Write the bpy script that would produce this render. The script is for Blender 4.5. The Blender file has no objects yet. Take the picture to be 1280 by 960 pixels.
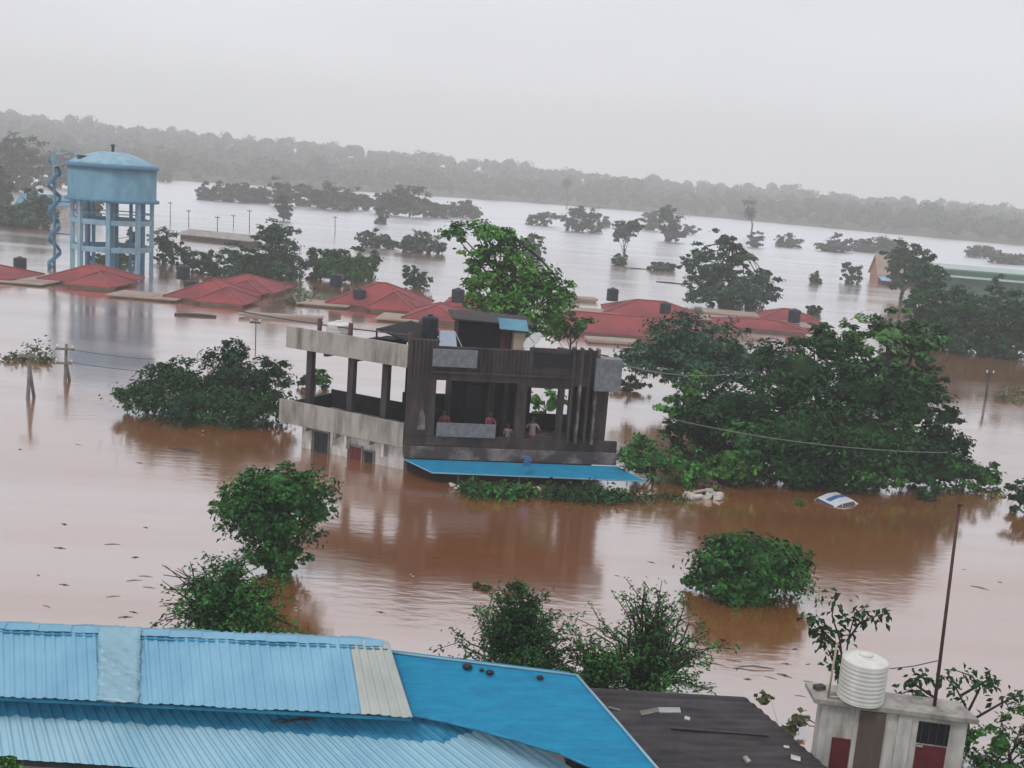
import bpy, math, random
import numpy as np
from math import sin, cos, pi, radians, sqrt, atan2, floor
from mathutils import Vector, Matrix

sc = bpy.context.scene
C = sc.collection

# ------------------------------------------------------------------ camera
CAM_H, FPX, PITCH, ROLL = 12.0, 1373.0, radians(10.5), radians(4.3)
_F = Vector((0, cos(PITCH), -sin(PITCH)))
_R0, _U0 = Vector((1, 0, 0)), Vector((0, sin(PITCH), cos(PITCH)))
_R = _R0 * cos(ROLL) + _U0 * sin(ROLL)
_U = -_R0 * sin(ROLL) + _U0 * cos(ROLL)
cd = bpy.data.cameras.new('camera')
cam = bpy.data.objects.new('camera', cd)
C.objects.link(cam)
mw = Matrix((( _R.x, _U.x, -_F.x, 0), (_R.y, _U.y, -_F.y, 0), (_R.z, _U.z, -_F.z, CAM_H), (0, 0, 0, 1)))
cam.matrix_world = mw
cd.sensor_fit = 'HORIZONTAL'
cd.sensor_width = 36
cd.lens = 36 * FPX / 1280
cd.clip_start = 0.1
cd.clip_end = 6000
cd.dof.use_dof = False
sc.camera = cam

# ------------------------------------------------------------------ sky, sun, exposure
w = bpy.data.worlds.new('World')
sc.world = w
w.use_nodes = True
nt = w.node_tree
nt.nodes.clear()
wo = nt.nodes.new('ShaderNodeOutputWorld')
bg = nt.nodes.new('ShaderNodeBackground')
bg.inputs['Strength'].default_value = 0.1
sky = nt.nodes.new('ShaderNodeTexSky')
sky.sky_type = 'NISHITA'
sky.sun_disc = False
SUN_EL, SUN_AZ = radians(58), radians(215)
sky.sun_elevation = SUN_EL
sky.sun_rotation = SUN_AZ
sky.dust_density = 3
tc = nt.nodes.new('ShaderNodeTexCoord')
mp = nt.nodes.new('ShaderNodeMapping')
mp.inputs['Scale'].default_value = (1.2, 1.2, 5)
nz = nt.nodes.new('ShaderNodeTexNoise')
nz.inputs['Scale'].default_value = 1.6
nz.inputs['Detail'].default_value = 4
cr = nt.nodes.new('ShaderNodeValToRGB')
cr.color_ramp.elements[0].position = 0.3
cr.color_ramp.elements[0].color = (6.55, 6.7, 7.1, 1)
cr.color_ramp.elements[1].position = 0.75
cr.color_ramp.elements[1].color = (7.6, 7.75, 8.1, 1)
mx = nt.nodes.new('ShaderNodeMixRGB')
mx.inputs['Fac'].default_value = 0.95
nt.links.new(tc.outputs['Generated'], mp.inputs['Vector'])
nt.links.new(mp.outputs['Vector'], nz.inputs['Vector'])
nt.links.new(nz.outputs['Fac'], cr.inputs['Fac'])
nt.links.new(sky.outputs['Color'], mx.inputs['Color1'])
nt.links.new(cr.outputs['Color'], mx.inputs['Color2'])
nt.links.new(mx.outputs['Color'], bg.inputs['Color'])
nt.links.new(bg.outputs['Background'], wo.inputs['Surface'])

ld = bpy.data.lights.new('sun', 'SUN')
ld.energy = 1.1
ld.angle = radians(14)
ld.color = (1.0, 0.97, 0.93)
sun = bpy.data.objects.new('sun', ld)
C.objects.link(sun)
sun.location = (0, 0, 60)
sdir = Vector((sin(SUN_AZ) * cos(SUN_EL), cos(SUN_AZ) * cos(SUN_EL), sin(SUN_EL)))
sun.rotation_euler = sdir.to_track_quat('Z', 'Y').to_euler()
sc.view_settings.view_transform = 'Standard'
sc.view_settings.look = 'None'
sc.view_settings.gamma = 1
sc.view_settings.exposure = 0.22
sc.view_settings.use_curve_mapping = False
sc.cycles.volume_bounces = 2
sc.cycles.max_bounces = 6
sc.cycles.transparent_max_bounces = 8

rng = np.random.default_rng(7)
random.seed(7)

# ------------------------------------------------------------------ surveying: picture bearing -> place
def ray(x, y):
    return _F * FPX + _R * (x - 640) + _U * (480 - y)
def wp(x, y, z=0.0):
    d = ray(x, y)
    t = (z - CAM_H) / d.z
    return Vector((d.x * t, d.y * t, z))
def atY(x, y, Y):
    d = ray(x, y)
    t = Y / d.y
    return Vector((d.x * t, Y, CAM_H + d.z * t))
def onplane(x, y, p0, n):
    d = ray(x, y)
    o = Vector((0, 0, CAM_H))
    t = (p0 - o).dot(n) / d.dot(n)
    return o + d * t

# ------------------------------------------------------------------ materials
def mat(name, col, rough=0.7, var=0.25, scale=2.0, bump=0.0, bscale=None, col2=None, stretch=(1, 1, 1), spec=0.3,
        island=0.0, ramp=(0.35, 0.7), wave=None, metal=0.0, detail=6):
    m = bpy.data.materials.new(name)
    m.use_nodes = True
    n = m.node_tree
    b = n.nodes['Principled BSDF']
    b.inputs['Roughness'].default_value = rough
    b.inputs['Specular IOR Level'].default_value = spec
    b.inputs['Metallic'].default_value = metal
    t = n.nodes.new('ShaderNodeTexCoord')
    mpn = n.nodes.new('ShaderNodeMapping')
    mpn.inputs['Scale'].default_value = stretch
    n.links.new(t.outputs['Object'], mpn.inputs['Vector'])
    no = n.nodes.new('ShaderNodeTexNoise')
    no.inputs['Scale'].default_value = scale
    no.inputs['Detail'].default_value = detail
    no.inputs['Roughness'].default_value = 0.62
    n.links.new(mpn.outputs['Vector'], no.inputs['Vector'])
    r = n.nodes.new('ShaderNodeValToRGB')
    c2 = col2 if col2 else tuple(c * (1 - var) for c in col)
    r.color_ramp.elements[0].position = ramp[0]
    r.color_ramp.elements[1].position = ramp[1]
    r.color_ramp.elements[0].color = (*c2, 1)
    r.color_ramp.elements[1].color = (*col, 1)
    n.links.new(no.outputs['Fac'], r.inputs['Fac'])
    out = r.outputs['Color']
    if island:
        g = n.nodes.new('ShaderNodeNewGeometry')
        h = n.nodes.new('ShaderNodeHueSaturation')
        ma = n.nodes.new('ShaderNodeMapRange')
        ma.inputs['To Min'].default_value = 1 - island
        ma.inputs['To Max'].default_value = 1 + island
        mh = n.nodes.new('ShaderNodeMapRange')
        mh.inputs['To Min'].default_value = 0.5 - island * 0.05
        mh.inputs['To Max'].default_value = 0.5 + island * 0.05
        n.links.new(g.outputs['Random Per Island'], ma.inputs['Value'])
        n.links.new(g.outputs['Random Per Island'], mh.inputs['Value'])
        n.links.new(ma.outputs['Result'], h.inputs['Value'])
        n.links.new(mh.outputs['Result'], h.inputs['Hue'])
        n.links.new(out, h.inputs['Color'])
        out = h.outputs['Color']
    n.links.new(out, b.inputs['Base Color'])
    if bump or wave:
        bp = n.nodes.new('ShaderNodeBump')
        bp.inputs['Strength'].default_value = bump if bump else 0.6
        bp.inputs['Distance'].default_value = 0.05
        if wave:
            wv = n.nodes.new('ShaderNodeTexWave')
            wv.bands_direction = wave[0]
            wv.inputs['Scale'].default_value = wave[1]
            wv.inputs['Distortion'].default_value = wave[2]
            n.links.new(t.outputs['Object'], wv.inputs['Vector'])
            n.links.new(wv.outputs['Fac'], bp.inputs['Height'])
        else:
            nb = n.nodes.new('ShaderNodeTexNoise')
            nb.inputs['Scale'].default_value = bscale or scale * 4
            nb.inputs['Detail'].default_value = 5
            n.links.new((mpn.outputs['Vector'] if name == 'sheet_cyan' else t.outputs['Object']), nb.inputs['Vector'])
            n.links.new(nb.outputs['Fac'], bp.inputs['Height'])
        n.links.new(bp.outputs['Normal'], b.inputs['Normal'])
    return m

M = {}
def leafmat(name, col, col2=None, scale=0.6, island=0.6):
    c2 = col2 or (col[0] * 0.42, col[1] * 0.48, col[2] * 0.6)
    m = mat(name, col, rough=0.6, col2=c2, scale=scale, island=island, spec=0.10, ramp=(0.38, 0.62), detail=3)
    M[name] = m
    return m
leafmat('leaf_dark', (0.024, 0.078, 0.020))
leafmat('leaf_pale', (0.10, 0.20, 0.06))
leafmat('leaf_fresh', (0.075, 0.21, 0.042))
leafmat('leaf_mid', (0.048, 0.145, 0.028))
leafmat('leaf_bright', (0.11, 0.27, 0.045))
leafmat('leaf_grey', (0.045, 0.115, 0.055))
leafmat('leaf_olive', (0.085, 0.115, 0.035))
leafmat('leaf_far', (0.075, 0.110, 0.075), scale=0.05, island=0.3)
leafmat('weed_dry', (0.17, 0.17, 0.07))
leafmat('leaf_brown', (0.11, 0.06, 0.045))
M['bark'] = mat('bark', (0.05, 0.038, 0.03), 0.9, 0.4, 6, 0.5, stretch=(1, 1, 0.3))
M['bark_far'] = mat('bark_far', (0.11, 0.10, 0.085), 0.9, 0.3, 3)
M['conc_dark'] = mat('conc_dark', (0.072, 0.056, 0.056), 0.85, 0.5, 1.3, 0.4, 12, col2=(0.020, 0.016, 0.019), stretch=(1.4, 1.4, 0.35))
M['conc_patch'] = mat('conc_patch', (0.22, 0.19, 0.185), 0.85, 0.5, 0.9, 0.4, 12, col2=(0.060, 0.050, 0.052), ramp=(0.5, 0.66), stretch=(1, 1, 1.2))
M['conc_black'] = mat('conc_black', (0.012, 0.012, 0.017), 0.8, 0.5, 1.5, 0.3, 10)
M['conc_light'] = mat('conc_light', (0.35, 0.33, 0.30), 0.85, 0.3, 1.3, 0.3, 14, col2=(0.11, 0.10, 0.095), stretch=(1.8, 1.8, 0.3), ramp=(0.30, 0.58))
M['tile_grey'] = mat('tile_grey', (0.20, 0.215, 0.235), 0.5, 0.3, 5, 0.2, 30, col2=(0.11, 0.12, 0.135))
M['wall_white'] = mat('wall_white', (0.56, 0.54, 0.52), 0.8, 0.2, 1.6, 0.15, 10, col2=(0.26, 0.23, 0.21), stretch=(1.4, 1.4, 0.4), ramp=(0.32, 0.6))
M['wall_cream'] = mat('wall_cream', (0.55, 0.45, 0.36), 0.8, 0.2, 0.8, 0.1, 6, col2=(0.36, 0.28, 0.22))
M['slab_pink'] = mat('slab_pink', (0.36, 0.29, 0.25), 0.75, 0.3, 0.5, 0.15, 4, col2=(0.27, 0.20, 0.16))
M['red_roof'] = mat('red_roof', (0.28, 0.050, 0.052), 0.75, 0.35, 0.35, 0.3, 6, col2=(0.13, 0.034, 0.038), ramp=(0.3, 0.65))
M['red_ridge'] = mat('red_ridge', (0.33, 0.09, 0.09), 0.6, 0.3, 2)
M['tank_black'] = mat('tank_black', (0.020, 0.022, 0.036), 0.45, 0.3, 3)
M['tank_white'] = mat('tank_white', (0.74, 0.73, 0.70), 0.4, 0.15, 2.5, col2=(0.55, 0.53, 0.50), stretch=(1, 1, 0.4))
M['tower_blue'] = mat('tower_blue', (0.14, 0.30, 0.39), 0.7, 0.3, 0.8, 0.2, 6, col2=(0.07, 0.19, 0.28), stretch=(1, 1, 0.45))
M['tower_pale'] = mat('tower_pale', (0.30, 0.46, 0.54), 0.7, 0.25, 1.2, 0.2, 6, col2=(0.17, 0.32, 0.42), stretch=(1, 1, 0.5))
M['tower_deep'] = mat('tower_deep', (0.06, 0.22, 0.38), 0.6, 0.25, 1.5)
M['sheet_light'] = mat('sheet_light', (0.22, 0.43, 0.57), 0.42, 0.15, 0.8, col2=(0.14, 0.33, 0.48), spec=0.5, stretch=(1, 0.6, 1))
M['sheet_low'] = mat('sheet_low', (0.32, 0.54, 0.66), 0.5, 0.15, 0.7, col2=(0.22, 0.44, 0.58), spec=0.5)
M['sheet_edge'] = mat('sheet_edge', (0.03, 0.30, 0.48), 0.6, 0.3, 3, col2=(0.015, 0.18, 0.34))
M['sheet_grey'] = mat('sheet_grey', (0.42, 0.44, 0.41), 0.5, 0.2, 1.4, col2=(0.32, 0.35, 0.33), spec=0.4)
M['sheet_cyan'] = mat('sheet_cyan', (0.008, 0.26, 0.44), 0.75, 0.15, 2.6, 0.9, 9, col2=(0.010, 0.18, 0.35), stretch=(0.6, 3, 1))
M['asbestos'] = mat('asbestos', (0.075, 0.066, 0.070), 0.85, 0.4, 1.6, 0.4, 16, col2=(0.035, 0.030, 0.033), stretch=(0.5, 3, 1))
M['sheet_plastic'] = mat('sheet_plastic', (0.24, 0.42, 0.52), 0.35, 0.15, 2, 0.5, 5, spec=0.6)
M['metal_rust'] = mat('metal_rust', (0.11, 0.05, 0.045), 0.75, 0.4, 6)
M['metal_dark'] = mat('metal_dark', (0.05, 0.05, 0.055), 0.6, 0.3, 6)
M['metal_grey'] = mat('metal_grey', (0.36, 0.37, 0.39), 0.45, 0.2, 4)
M['door_red'] = mat('door_red', (0.13, 0.018, 0.026), 0.6, 0.3, 4)
M['door_brown'] = mat('door_brown', (0.13, 0.095, 0.08), 0.75, 0.3, 4, stretch=(3, 3, 0.4))
M['void'] = mat('void', (0.012, 0.013, 0.02), 0.4, 0.3, 2)
M['wood_grey'] = mat('wood_grey', (0.22, 0.20, 0.18), 0.85, 0.4, 5)
M['green_wall'] = mat('green_wall', (0.075, 0.16, 0.12), 0.6, 0.2, 0.4, wave=('X', 4, 0.2))
M['green_roof'] = mat('green_roof', (0.42, 0.50, 0.48), 0.5, 0.15, 0.3)
M['orange_wall'] = mat('orange_wall', (0.38, 0.19, 0.12), 0.8, 0.3, 0.8)
M['dish'] = mat('dish', (0.5, 0.5, 0.5), 0.4, 0.15, 3)
M['panel'] = mat('panel', (0.33, 0.38, 0.46), 0.2, 0.2, 2, spec=0.7)
M['skin'] = mat('skin', (0.11, 0.05, 0.034), 0.55, 0.1, 8)
M['hair'] = mat('hair', (0.012, 0.010, 0.010), 0.6, 0.2, 30)
M['cloth_pink'] = mat('cloth_pink', (0.24, 0.07, 0.10), 0.85, 0.2, 8)
M['cloth_white'] = mat('cloth_white', (0.28, 0.21, 0.23), 0.85, 0.2, 8)
M['cloth_orange'] = mat('cloth_orange', (0.20, 0.055, 0.045), 0.85, 0.2, 8)
M['cloth_dark'] = mat('cloth_dark', (0.04, 0.04, 0.06), 0.85, 0.2, 8)
M['cloth_red'] = mat('cloth_red', (0.26, 0.05, 0.07), 0.85, 0.2, 8)
M['car_white'] = mat('car_white', (0.62, 0.66, 0.72), 0.3, 0.15, 3, col2=(0.5, 0.5, 0.52), spec=0.6)
M['car_blue'] = mat('car_blue', (0.06, 0.15, 0.36), 0.3, 0.2, 3, spec=0.6)
M['car_glass'] = mat('car_glass', (0.02, 0.025, 0.03), 0.1, 0.1, 3, spec=0.8)
M['foam'] = mat('foam', (0.62, 0.56, 0.52), 0.8, 0.4, 5)
M['cable'] = mat('cable', (0.17, 0.18, 0.17), 0.6, 0.1, 3)
M['cable_dark'] = mat('cable_dark', (0.07, 0.07, 0.075), 0.6, 0.1, 3)

# flood water: silty diffuse body under a rippled reflecting surface
def water_mat():
    m = bpy.data.materials.new('flood_water')
    m.use_nodes = True
    n = m.node_tree
    n.nodes.clear()
    N = n.nodes.new
    L = n.links.new
    o = N('ShaderNodeOutputMaterial')
    mix = N('ShaderNodeMixShader')
    df = N('ShaderNodeBsdfDiffuse')
    gl = N('ShaderNodeBsdfGlossy')
    t = N('ShaderNodeTexCoord')
    # silt colour
    n1 = N('ShaderNodeTexNoise'); n1.inputs['Scale'].default_value = 0.05; n1.inputs['Detail'].default_value = 5
    mpa = N('ShaderNodeMapping'); mpa.inputs['Scale'].default_value = (0.5, 1.6, 1); mpa.inputs['Rotation'].default_value = (0, 0, 0.15)
    L(t.outputs['Object'], mpa.inputs['Vector']); L(mpa.outputs['Vector'], n1.inputs['Vector'])
    r1 = N('ShaderNodeValToRGB')
    r1.color_ramp.elements[0].position = 0.3; r1.color_ramp.elements[0].color = (0.29, 0.105, 0.034, 1)
    r1.color_ramp.elements[1].position = 0.7; r1.color_ramp.elements[1].color = (0.34, 0.130, 0.044, 1)
    L(n1.outputs['Fac'], r1.inputs['Fac']); L(r1.outputs['Color'], df.inputs['Color'])
    # ripples: fine, modulated by slow current patches
    mp2 = N('ShaderNodeMapping'); mp2.inputs['Scale'].default_value = (0.55, 1.5, 1); mp2.inputs['Rotation'].default_value = (0, 0, -0.06)
    L(t.outputs['Object'], mp2.inputs['Vector'])
    n2 = N('ShaderNodeTexNoise'); n2.inputs['Scale'].default_value = 2.2; n2.inputs['Detail'].default_value = 4
    L(mp2.outputs['Vector'], n2.inputs['Vector'])
    n3 = N('ShaderNodeTexNoise'); n3.inputs['Scale'].default_value = 0.085; n3.inputs['Detail'].default_value = 4
    L(mpa.outputs['Vector'], n3.inputs['Vector'])
    r3 = N('ShaderNodeMapRange'); r3.inputs['From Min'].default_value = 0.42; r3.inputs['From Max'].default_value = 0.68
    r3.inputs['To Min'].default_value = 0.06; r3.inputs['To Max'].default_value = 0.30
    L(n3.outputs['Fac'], r3.inputs['Value'])
    bp = N('ShaderNodeBump'); bp.inputs['Distance'].default_value = 0.06
    L(r3.outputs['Result'], bp.inputs['Strength']); L(n2.outputs['Fac'], bp.inputs['Height'])
    L(bp.outputs['Normal'], gl.inputs['Normal'])
    r4 = N('ShaderNodeMapRange'); r4.inputs['From Min'].default_value = 0.4; r4.inputs['From Max'].default_value = 0.7
    r4.inputs['To Min'].default_value = 0.10; r4.inputs['To Max'].default_value = 0.19
    L(n3.outputs['Fac'], r4.inputs['Value']); 
    sx = N('ShaderNodeSeparateXYZ'); L(t.outputs['Object'], sx.inputs[0])
    op = N('ShaderNodeMapRange'); op.inputs['From Min'].default_value = 110; op.inputs['From Max'].default_value = 260
    op.inputs['To Min'].default_value = 0.0; op.inputs['To Max'].default_value = 0.20   # the open river is windier than the drowned streets
    L(sx.outputs['Y'], op.inputs['Value'])
    sm = N('ShaderNodeMath'); sm.operation = 'ADD'; L(r4.outputs['Result'], sm.inputs[0]); L(op.outputs['Result'], sm.inputs[1])
    L(sm.outputs[0], gl.inputs['Roughness'])
    gl.inputs['Color'].default_value = (0.915, 0.945, 0.97, 1)
    fr = N('ShaderNodeFresnel'); fr.inputs['IOR'].default_value = 1.33
    pw = N('ShaderNodeMath'); pw.operation = 'POWER'; pw.inputs[1].default_value = 0.7
    L(fr.outputs['Fac'], pw.inputs[0])
    ml = N('ShaderNodeMath'); ml.operation = 'MULTIPLY_ADD'; ml.inputs[1].default_value = 0.62; ml.inputs[2].default_value = 0.44; ml.use_clamp = True
    mp5 = N('ShaderNodeMapping'); mp5.inputs['Scale'].default_value = (0.35, 2.4, 1); mp5.inputs['Rotation'].default_value = (0, 0, 0.12)
    L(t.outputs['Object'], mp5.inputs['Vector'])
    n5 = N('ShaderNodeTexNoise'); n5.inputs['Scale'].default_value = 0.07; n5.inputs['Detail'].default_value = 6; n5.inputs['Distortion'].default_value = 0.8
    L(mp5.outputs['Vector'], n5.inputs['Vector'])
    r5 = N('ShaderNodeMapRange'); r5.inputs['From Min'].default_value = 0.3; r5.inputs['From Max'].default_value = 0.7
    r5.inputs['To Min'].default_value = -0.07; r5.inputs['To Max'].default_value = 0.06   # silt streaks drawn out by the current
    L(n5.outputs['Fac'], r5.inputs['Value'])
    st = N('ShaderNodeMath'); st.operation = 'ADD'; st.use_clamp = True; L(r5.outputs['Result'], st.inputs[1])
    L(pw.outputs[0], ml.inputs[0]); L(ml.outputs[0], st.inputs[0]); L(st.outputs[0], mix.inputs['Fac'])
    L(df.outputs['BSDF'], mix.inputs[1]); L(gl.outputs['BSDF'], mix.inputs[2])
    L(mix.outputs['Shader'], o.inputs['Surface'])
    return m
M['water'] = water_mat()
M['ground'] = mat('ground', (0.10, 0.085, 0.05), 0.95, 0.4, 0.3, col2=(0.05, 0.075, 0.035))

# ------------------------------------------------------------------ object helpers
def tag(o, label=None, cat=None, group=None, kind=None):
    if label: o['label'] = label
    if cat: o['category'] = cat
    if group: o['group'] = group
    if kind: o['kind'] = kind
    return o

def empty(name, loc, label, cat, group=None, rz=0.0):
    o = bpy.data.objects.new(name, None)
    o.empty_display_size = 0.3
    C.objects.link(o)
    o.location = loc
    o.rotation_euler = (0, 0, rz)
    return tag(o, label, cat, group)

def copy_tree(o, parent=None):
    c = o.copy()
    C.objects.link(c)
    c.parent = parent
    for ch in [x for x in o.children]:
        copy_tree(ch, c)
    return c

class MB:
    """collects shapes; build() links them as one mesh object"""
    def __init__(s):
        s.v, s.f, s.sm = [], [], []
    def add(s, vs, fs, smooth=False):
        k = len(s.v)
        s.v += [tuple(x) for x in vs]
        s.f += [tuple(i + k for i in f) for f in fs]
        s.sm += [smooth] * len(fs)
        return s
    def box(s, c, size, rz=0.0, mtx=None):
        hx, hy, hz = size[0] / 2, size[1] / 2, size[2] / 2
        R = mtx if mtx is not None else Matrix.Rotation(rz, 3, 'Z')
        vs = [Vector(c) + R @ Vector((x, y, z)) for x in (-hx, hx) for y in (-hy, hy) for z in (-hz, hz)]
        return s.add(vs, [(0, 1, 3, 2), (4, 6, 7, 5), (0, 4, 5, 1), (2, 3, 7, 6), (0, 2, 6, 4), (1, 5, 7, 3)])
    def prism(s, poly, z0, z1):
        n = len(poly)
        vs = [(p[0], p[1], z0) for p in poly] + [(p[0], p[1], z1) for p in poly]
        fs = [tuple(reversed(range(n))), tuple(range(n, 2 * n))]
        fs += [(i, (i + 1) % n, n + (i + 1) % n, n + i) for i in range(n)]
        return s.add(vs, fs)
    def slab(s, poly3, t):
        """polygon in space thickened downwards by t along its normal"""
        p = [Vector(a) for a in poly3]
        nn = (p[1] - p[0]).cross(p[-1] - p[0]).normalized()
        if nn.z < 0: nn = -nn
        n = len(p)
        vs = p + [a - nn * t for a in p]
        fs = [tuple(range(n)), tuple(reversed(range(n, 2 * n)))]
        fs += [(i, n + i, n + (i + 1) % n, (i + 1) % n) for i in range(n)]
        return s.add(vs, fs)
    def tube(s, pts, rad, sides=8, caps=True, smooth=True):
        pts = [Vector(p) for p in pts]
        if not hasattr(rad, '__len__'): rad = [rad] * len(pts)
        k = len(s.v)
        ref = None
        for i, p in enumerate(pts):
            d = (pts[min(i + 1, len(pts) - 1)] - pts[max(i - 1, 0)]).normalized()
            if ref is None:
                ref = Vector((1, 0, 0)) if abs(d.x) < 0.8 else Vector((0, 1, 0))
            a = d.cross(ref).normalized()
            b = d.cross(a).normalized()
            ref = -b if b.dot(ref) < 0 else b
            a = d.cross(ref).normalized()
            for j in range(sides):
                t = 2 * pi * j / sides
                s.v.append(tuple(p + (ref * cos(t) + a * sin(t)) * rad[i]))
        for i in range(len(pts) - 1):
            for j in range(sides):
                q = (j + 1) % sides
                s.f.append((k + i * sides + j, k + i * sides + q, k + (i + 1) * sides + q, k + (i + 1) * sides + j))
                s.sm.append(smooth)
        if caps:
            s.f.append(tuple(k + j for j in reversed(range(sides)))); s.sm.append(False)
            e = k + (len(pts) - 1) * sides
            s.f.append(tuple(e + j for j in range(sides))); s.sm.append(False)
        return s
    def lathe(s, c, prof, sides=24, smooth=True):
        k = len(s.v)
        c = Vector(c)
        for r_, z in prof:
            for j in range(sides):
                t = 2 * pi * j / sides
                s.v.append((c.x + r_ * cos(t), c.y + r_ * sin(t), c.z + z))
        for i in range(len(prof) - 1):
            for j in range(sides):
                q = (j + 1) % sides
                s.f.append((k + i * sides + j, k + i * sides + q, k + (i + 1) * sides + q, k + (i + 1) * sides + j))
                s.sm.append(smooth)
        s.f.append(tuple(k + j for j in reversed(range(sides)))); s.sm.append(False)
        e = k + (len(prof) - 1) * sides
        s.f.append(tuple(e + j for j in range(sides))); s.sm.append(False)
        return s
    def build(s, name, m, parent=None, origin=(0, 0, 0), bevel=0.0):
        me = bpy.data.meshes.new(name)
        o0 = Vector(origin)
        me.from_pydata([tuple(Vector(v) - o0) for v in s.v], [], s.f)
        me.polygons.foreach_set('use_smooth', s.sm)
        me.materials.append(m if not isinstance(m, str) else M[m])
        me.update()
        ob = bpy.data.objects.new(name, me)
        C.objects.link(ob)
        if parent is not None:
            ob.parent = parent
        else:
            ob.location = o0
        if bevel:
            b = ob.modifiers.new('bevel', 'BEVEL')
            b.width = bevel
            b.segments = 2
            b.limit_method = 'ANGLE'
        return ob

def np_mesh(name, V, nq, m, parent=None, origin=(0, 0, 0), per=4):
    """V (nq*per, 3): one face of `per` corners after another"""
    me = bpy.data.meshes.new(name)
    V = np.asarray(V, dtype=np.float32) - np.asarray(origin, dtype=np.float32)
    me.vertices.add(len(V))
    me.vertices.foreach_set('co', V.ravel())
    me.loops.add(nq * per)
    me.loops.foreach_set('vertex_index', np.arange(nq * per, dtype=np.int32))
    me.polygons.add(nq)
    me.polygons.foreach_set('loop_start', np.arange(0, nq * per, per, dtype=np.int32))
    me.polygons.foreach_set('loop_total', np.full(nq, per, dtype=np.int32))
    me.materials.append(M[m] if isinstance(m, str) else m)
    me.update()
    me.validate()
    ob = bpy.data.objects.new(name, me)
    C.objects.link(ob)
    if parent is not None: ob.parent = parent
    else: ob.location = origin
    return ob

def unit(a):
    return a / np.maximum(np.linalg.norm(a, axis=1, keepdims=True), 1e-6)

def leaves(P, Nrm, size, aspect=0.5, T=None):
    """kite-shaped leaf per point"""
    n = len(P)
    Nrm = unit(Nrm)
    if T is None: T = rng.normal(size=(n, 3))
    T = unit(T - Nrm * np.sum(T * Nrm, axis=1, keepdims=True))
    B = np.cross(Nrm, T)
    s = np.asarray(size).reshape(-1, 1) * np.ones((n, 1))
    droop = Nrm * s * 0.12
    a = P - T * s * 0.5
    b = P + B * s * aspect * 0.5 + T * s * 0.05 + droop
    c = P + T * s * 0.5 - droop
    d = P - B * s * aspect * 0.5 + T * s * 0.05 + droop
    return np.stack([a, b, c, d], axis=1).reshape(-1, 3)

def crown_pts(blobs, dens, leaf, clump=0.28, up=0.7, interior=0.35, per=16, flat=0.7):
    """leaf positions and normals in clumps over (and partly inside) uneven blobs"""
    per = int(per * 2.4)
    Ps, Ns = [], []
    arr = np.array([b[:6] for b in blobs], dtype=float)
    for bi, b in enumerate(arr):
        c, r = b[:3], b[3:6]
        area = 4 * pi * ((r[0] * r[1]) ** 1.6 / 3 + (r[0] * r[2]) ** 1.6 / 3 + (r[1] * r[2]) ** 1.6 / 3) ** (1 / 1.6)
        nc = max(14, int(area * dens * 1.9 / per))
        d = unit(rng.normal(size=(nc, 3)))
        low = d[:, 2] < -0.5
        keep = ~(low & (rng.random(nc) < 0.3))
        d = d[keep]
        nc = len(d)
        rad = np.where(rng.random(nc) < interior, rng.uniform(0.35, 0.8, nc), rng.uniform(0.78, 1.12, nc))
        # lumpy outline
        ph = rng.uniform(0, 6.28, 3)
        lump = 1 + 0.10 * np.sin(d[:, 0] * 5 + ph[0]) * np.cos(d[:, 2] * 4 + ph[1]) + 0.09 * np.sin(d[:, 1] * 7 + d[:, 2] * 6 + ph[2])
        q = c + d * r * (rad * lump)[:, None]
        # drop clumps buried deep in other blobs
        ok = np.ones(nc, bool)
        for bj, o in enumerate(arr):
            if bj == bi: continue
            e = np.sum(((q - o[:3]) / o[3:6]) ** 2, axis=1)
            ok &= ~(e < 0.42)
        q, d = q[ok], d[ok]
        nc = len(q)
        if nc == 0: continue
        cr_ = clump * float(np.mean(r)) * rng.uniform(0.55, 1.35, nc)
        cr_ = np.minimum(cr_, leaf * 7)
        off = rng.normal(size=(nc, per, 3)) * (cr_[:, None, None] * 0.5)
        off[:, :, 2] *= flat * 0.75
        p = (q[:, None, :] + off).reshape(-1, 3)
        dn = np.repeat(d, per, axis=0)
        nrm = dn * 0.45 + np.array([0, 0, up]) + rng.normal(size=p.shape) * 0.5 + unit(off.reshape(-1, 3)) * 0.45
        Ps.append(p); Ns.append(nrm)
    return np.concatenate(Ps), np.concatenate(Ns)

def limbs(mb, base, top, blobs, r0, sub=3, sides=7):
    """tapered, slightly crooked trunk with limbs reaching the blobs"""
    base, top = Vector(base), Vector(top)
    pts, rad = [], []
    n = 6
    for i in range(n + 1):
        t = i / n
        p = base.lerp(top, t)
        if 0 < i < n:
            p += Vector((random.uniform(-1, 1), random.uniform(-1, 1), 0)) * r0 * 0.7
        pts.append(p); rad.append(r0 * (1 - 0.55 * t))
    mb.tube(pts, rad, sides)
    for b in blobs:
        c = Vector(b[:3]); R = Vector(b[3:6])
        for k in range(sub):
            s0 = pts[random.randint(2, n)]
            a = random.uniform(0, 2 * pi)
            e = c + Vector((cos(a) * R.x, sin(a) * R.y, random.uniform(-0.2, 0.8) * R.z)) * 0.8
            m1 = s0.lerp(e, 0.45) + Vector((random.uniform(-1, 1), random.uniform(-1, 1), random.uniform(-0.3, 1))) * (e - s0).length * 0.12
            mb.tube([s0, m1, e], [r0 * 0.42, r0 * 0.24, r0 * 0.06], 5)

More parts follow.
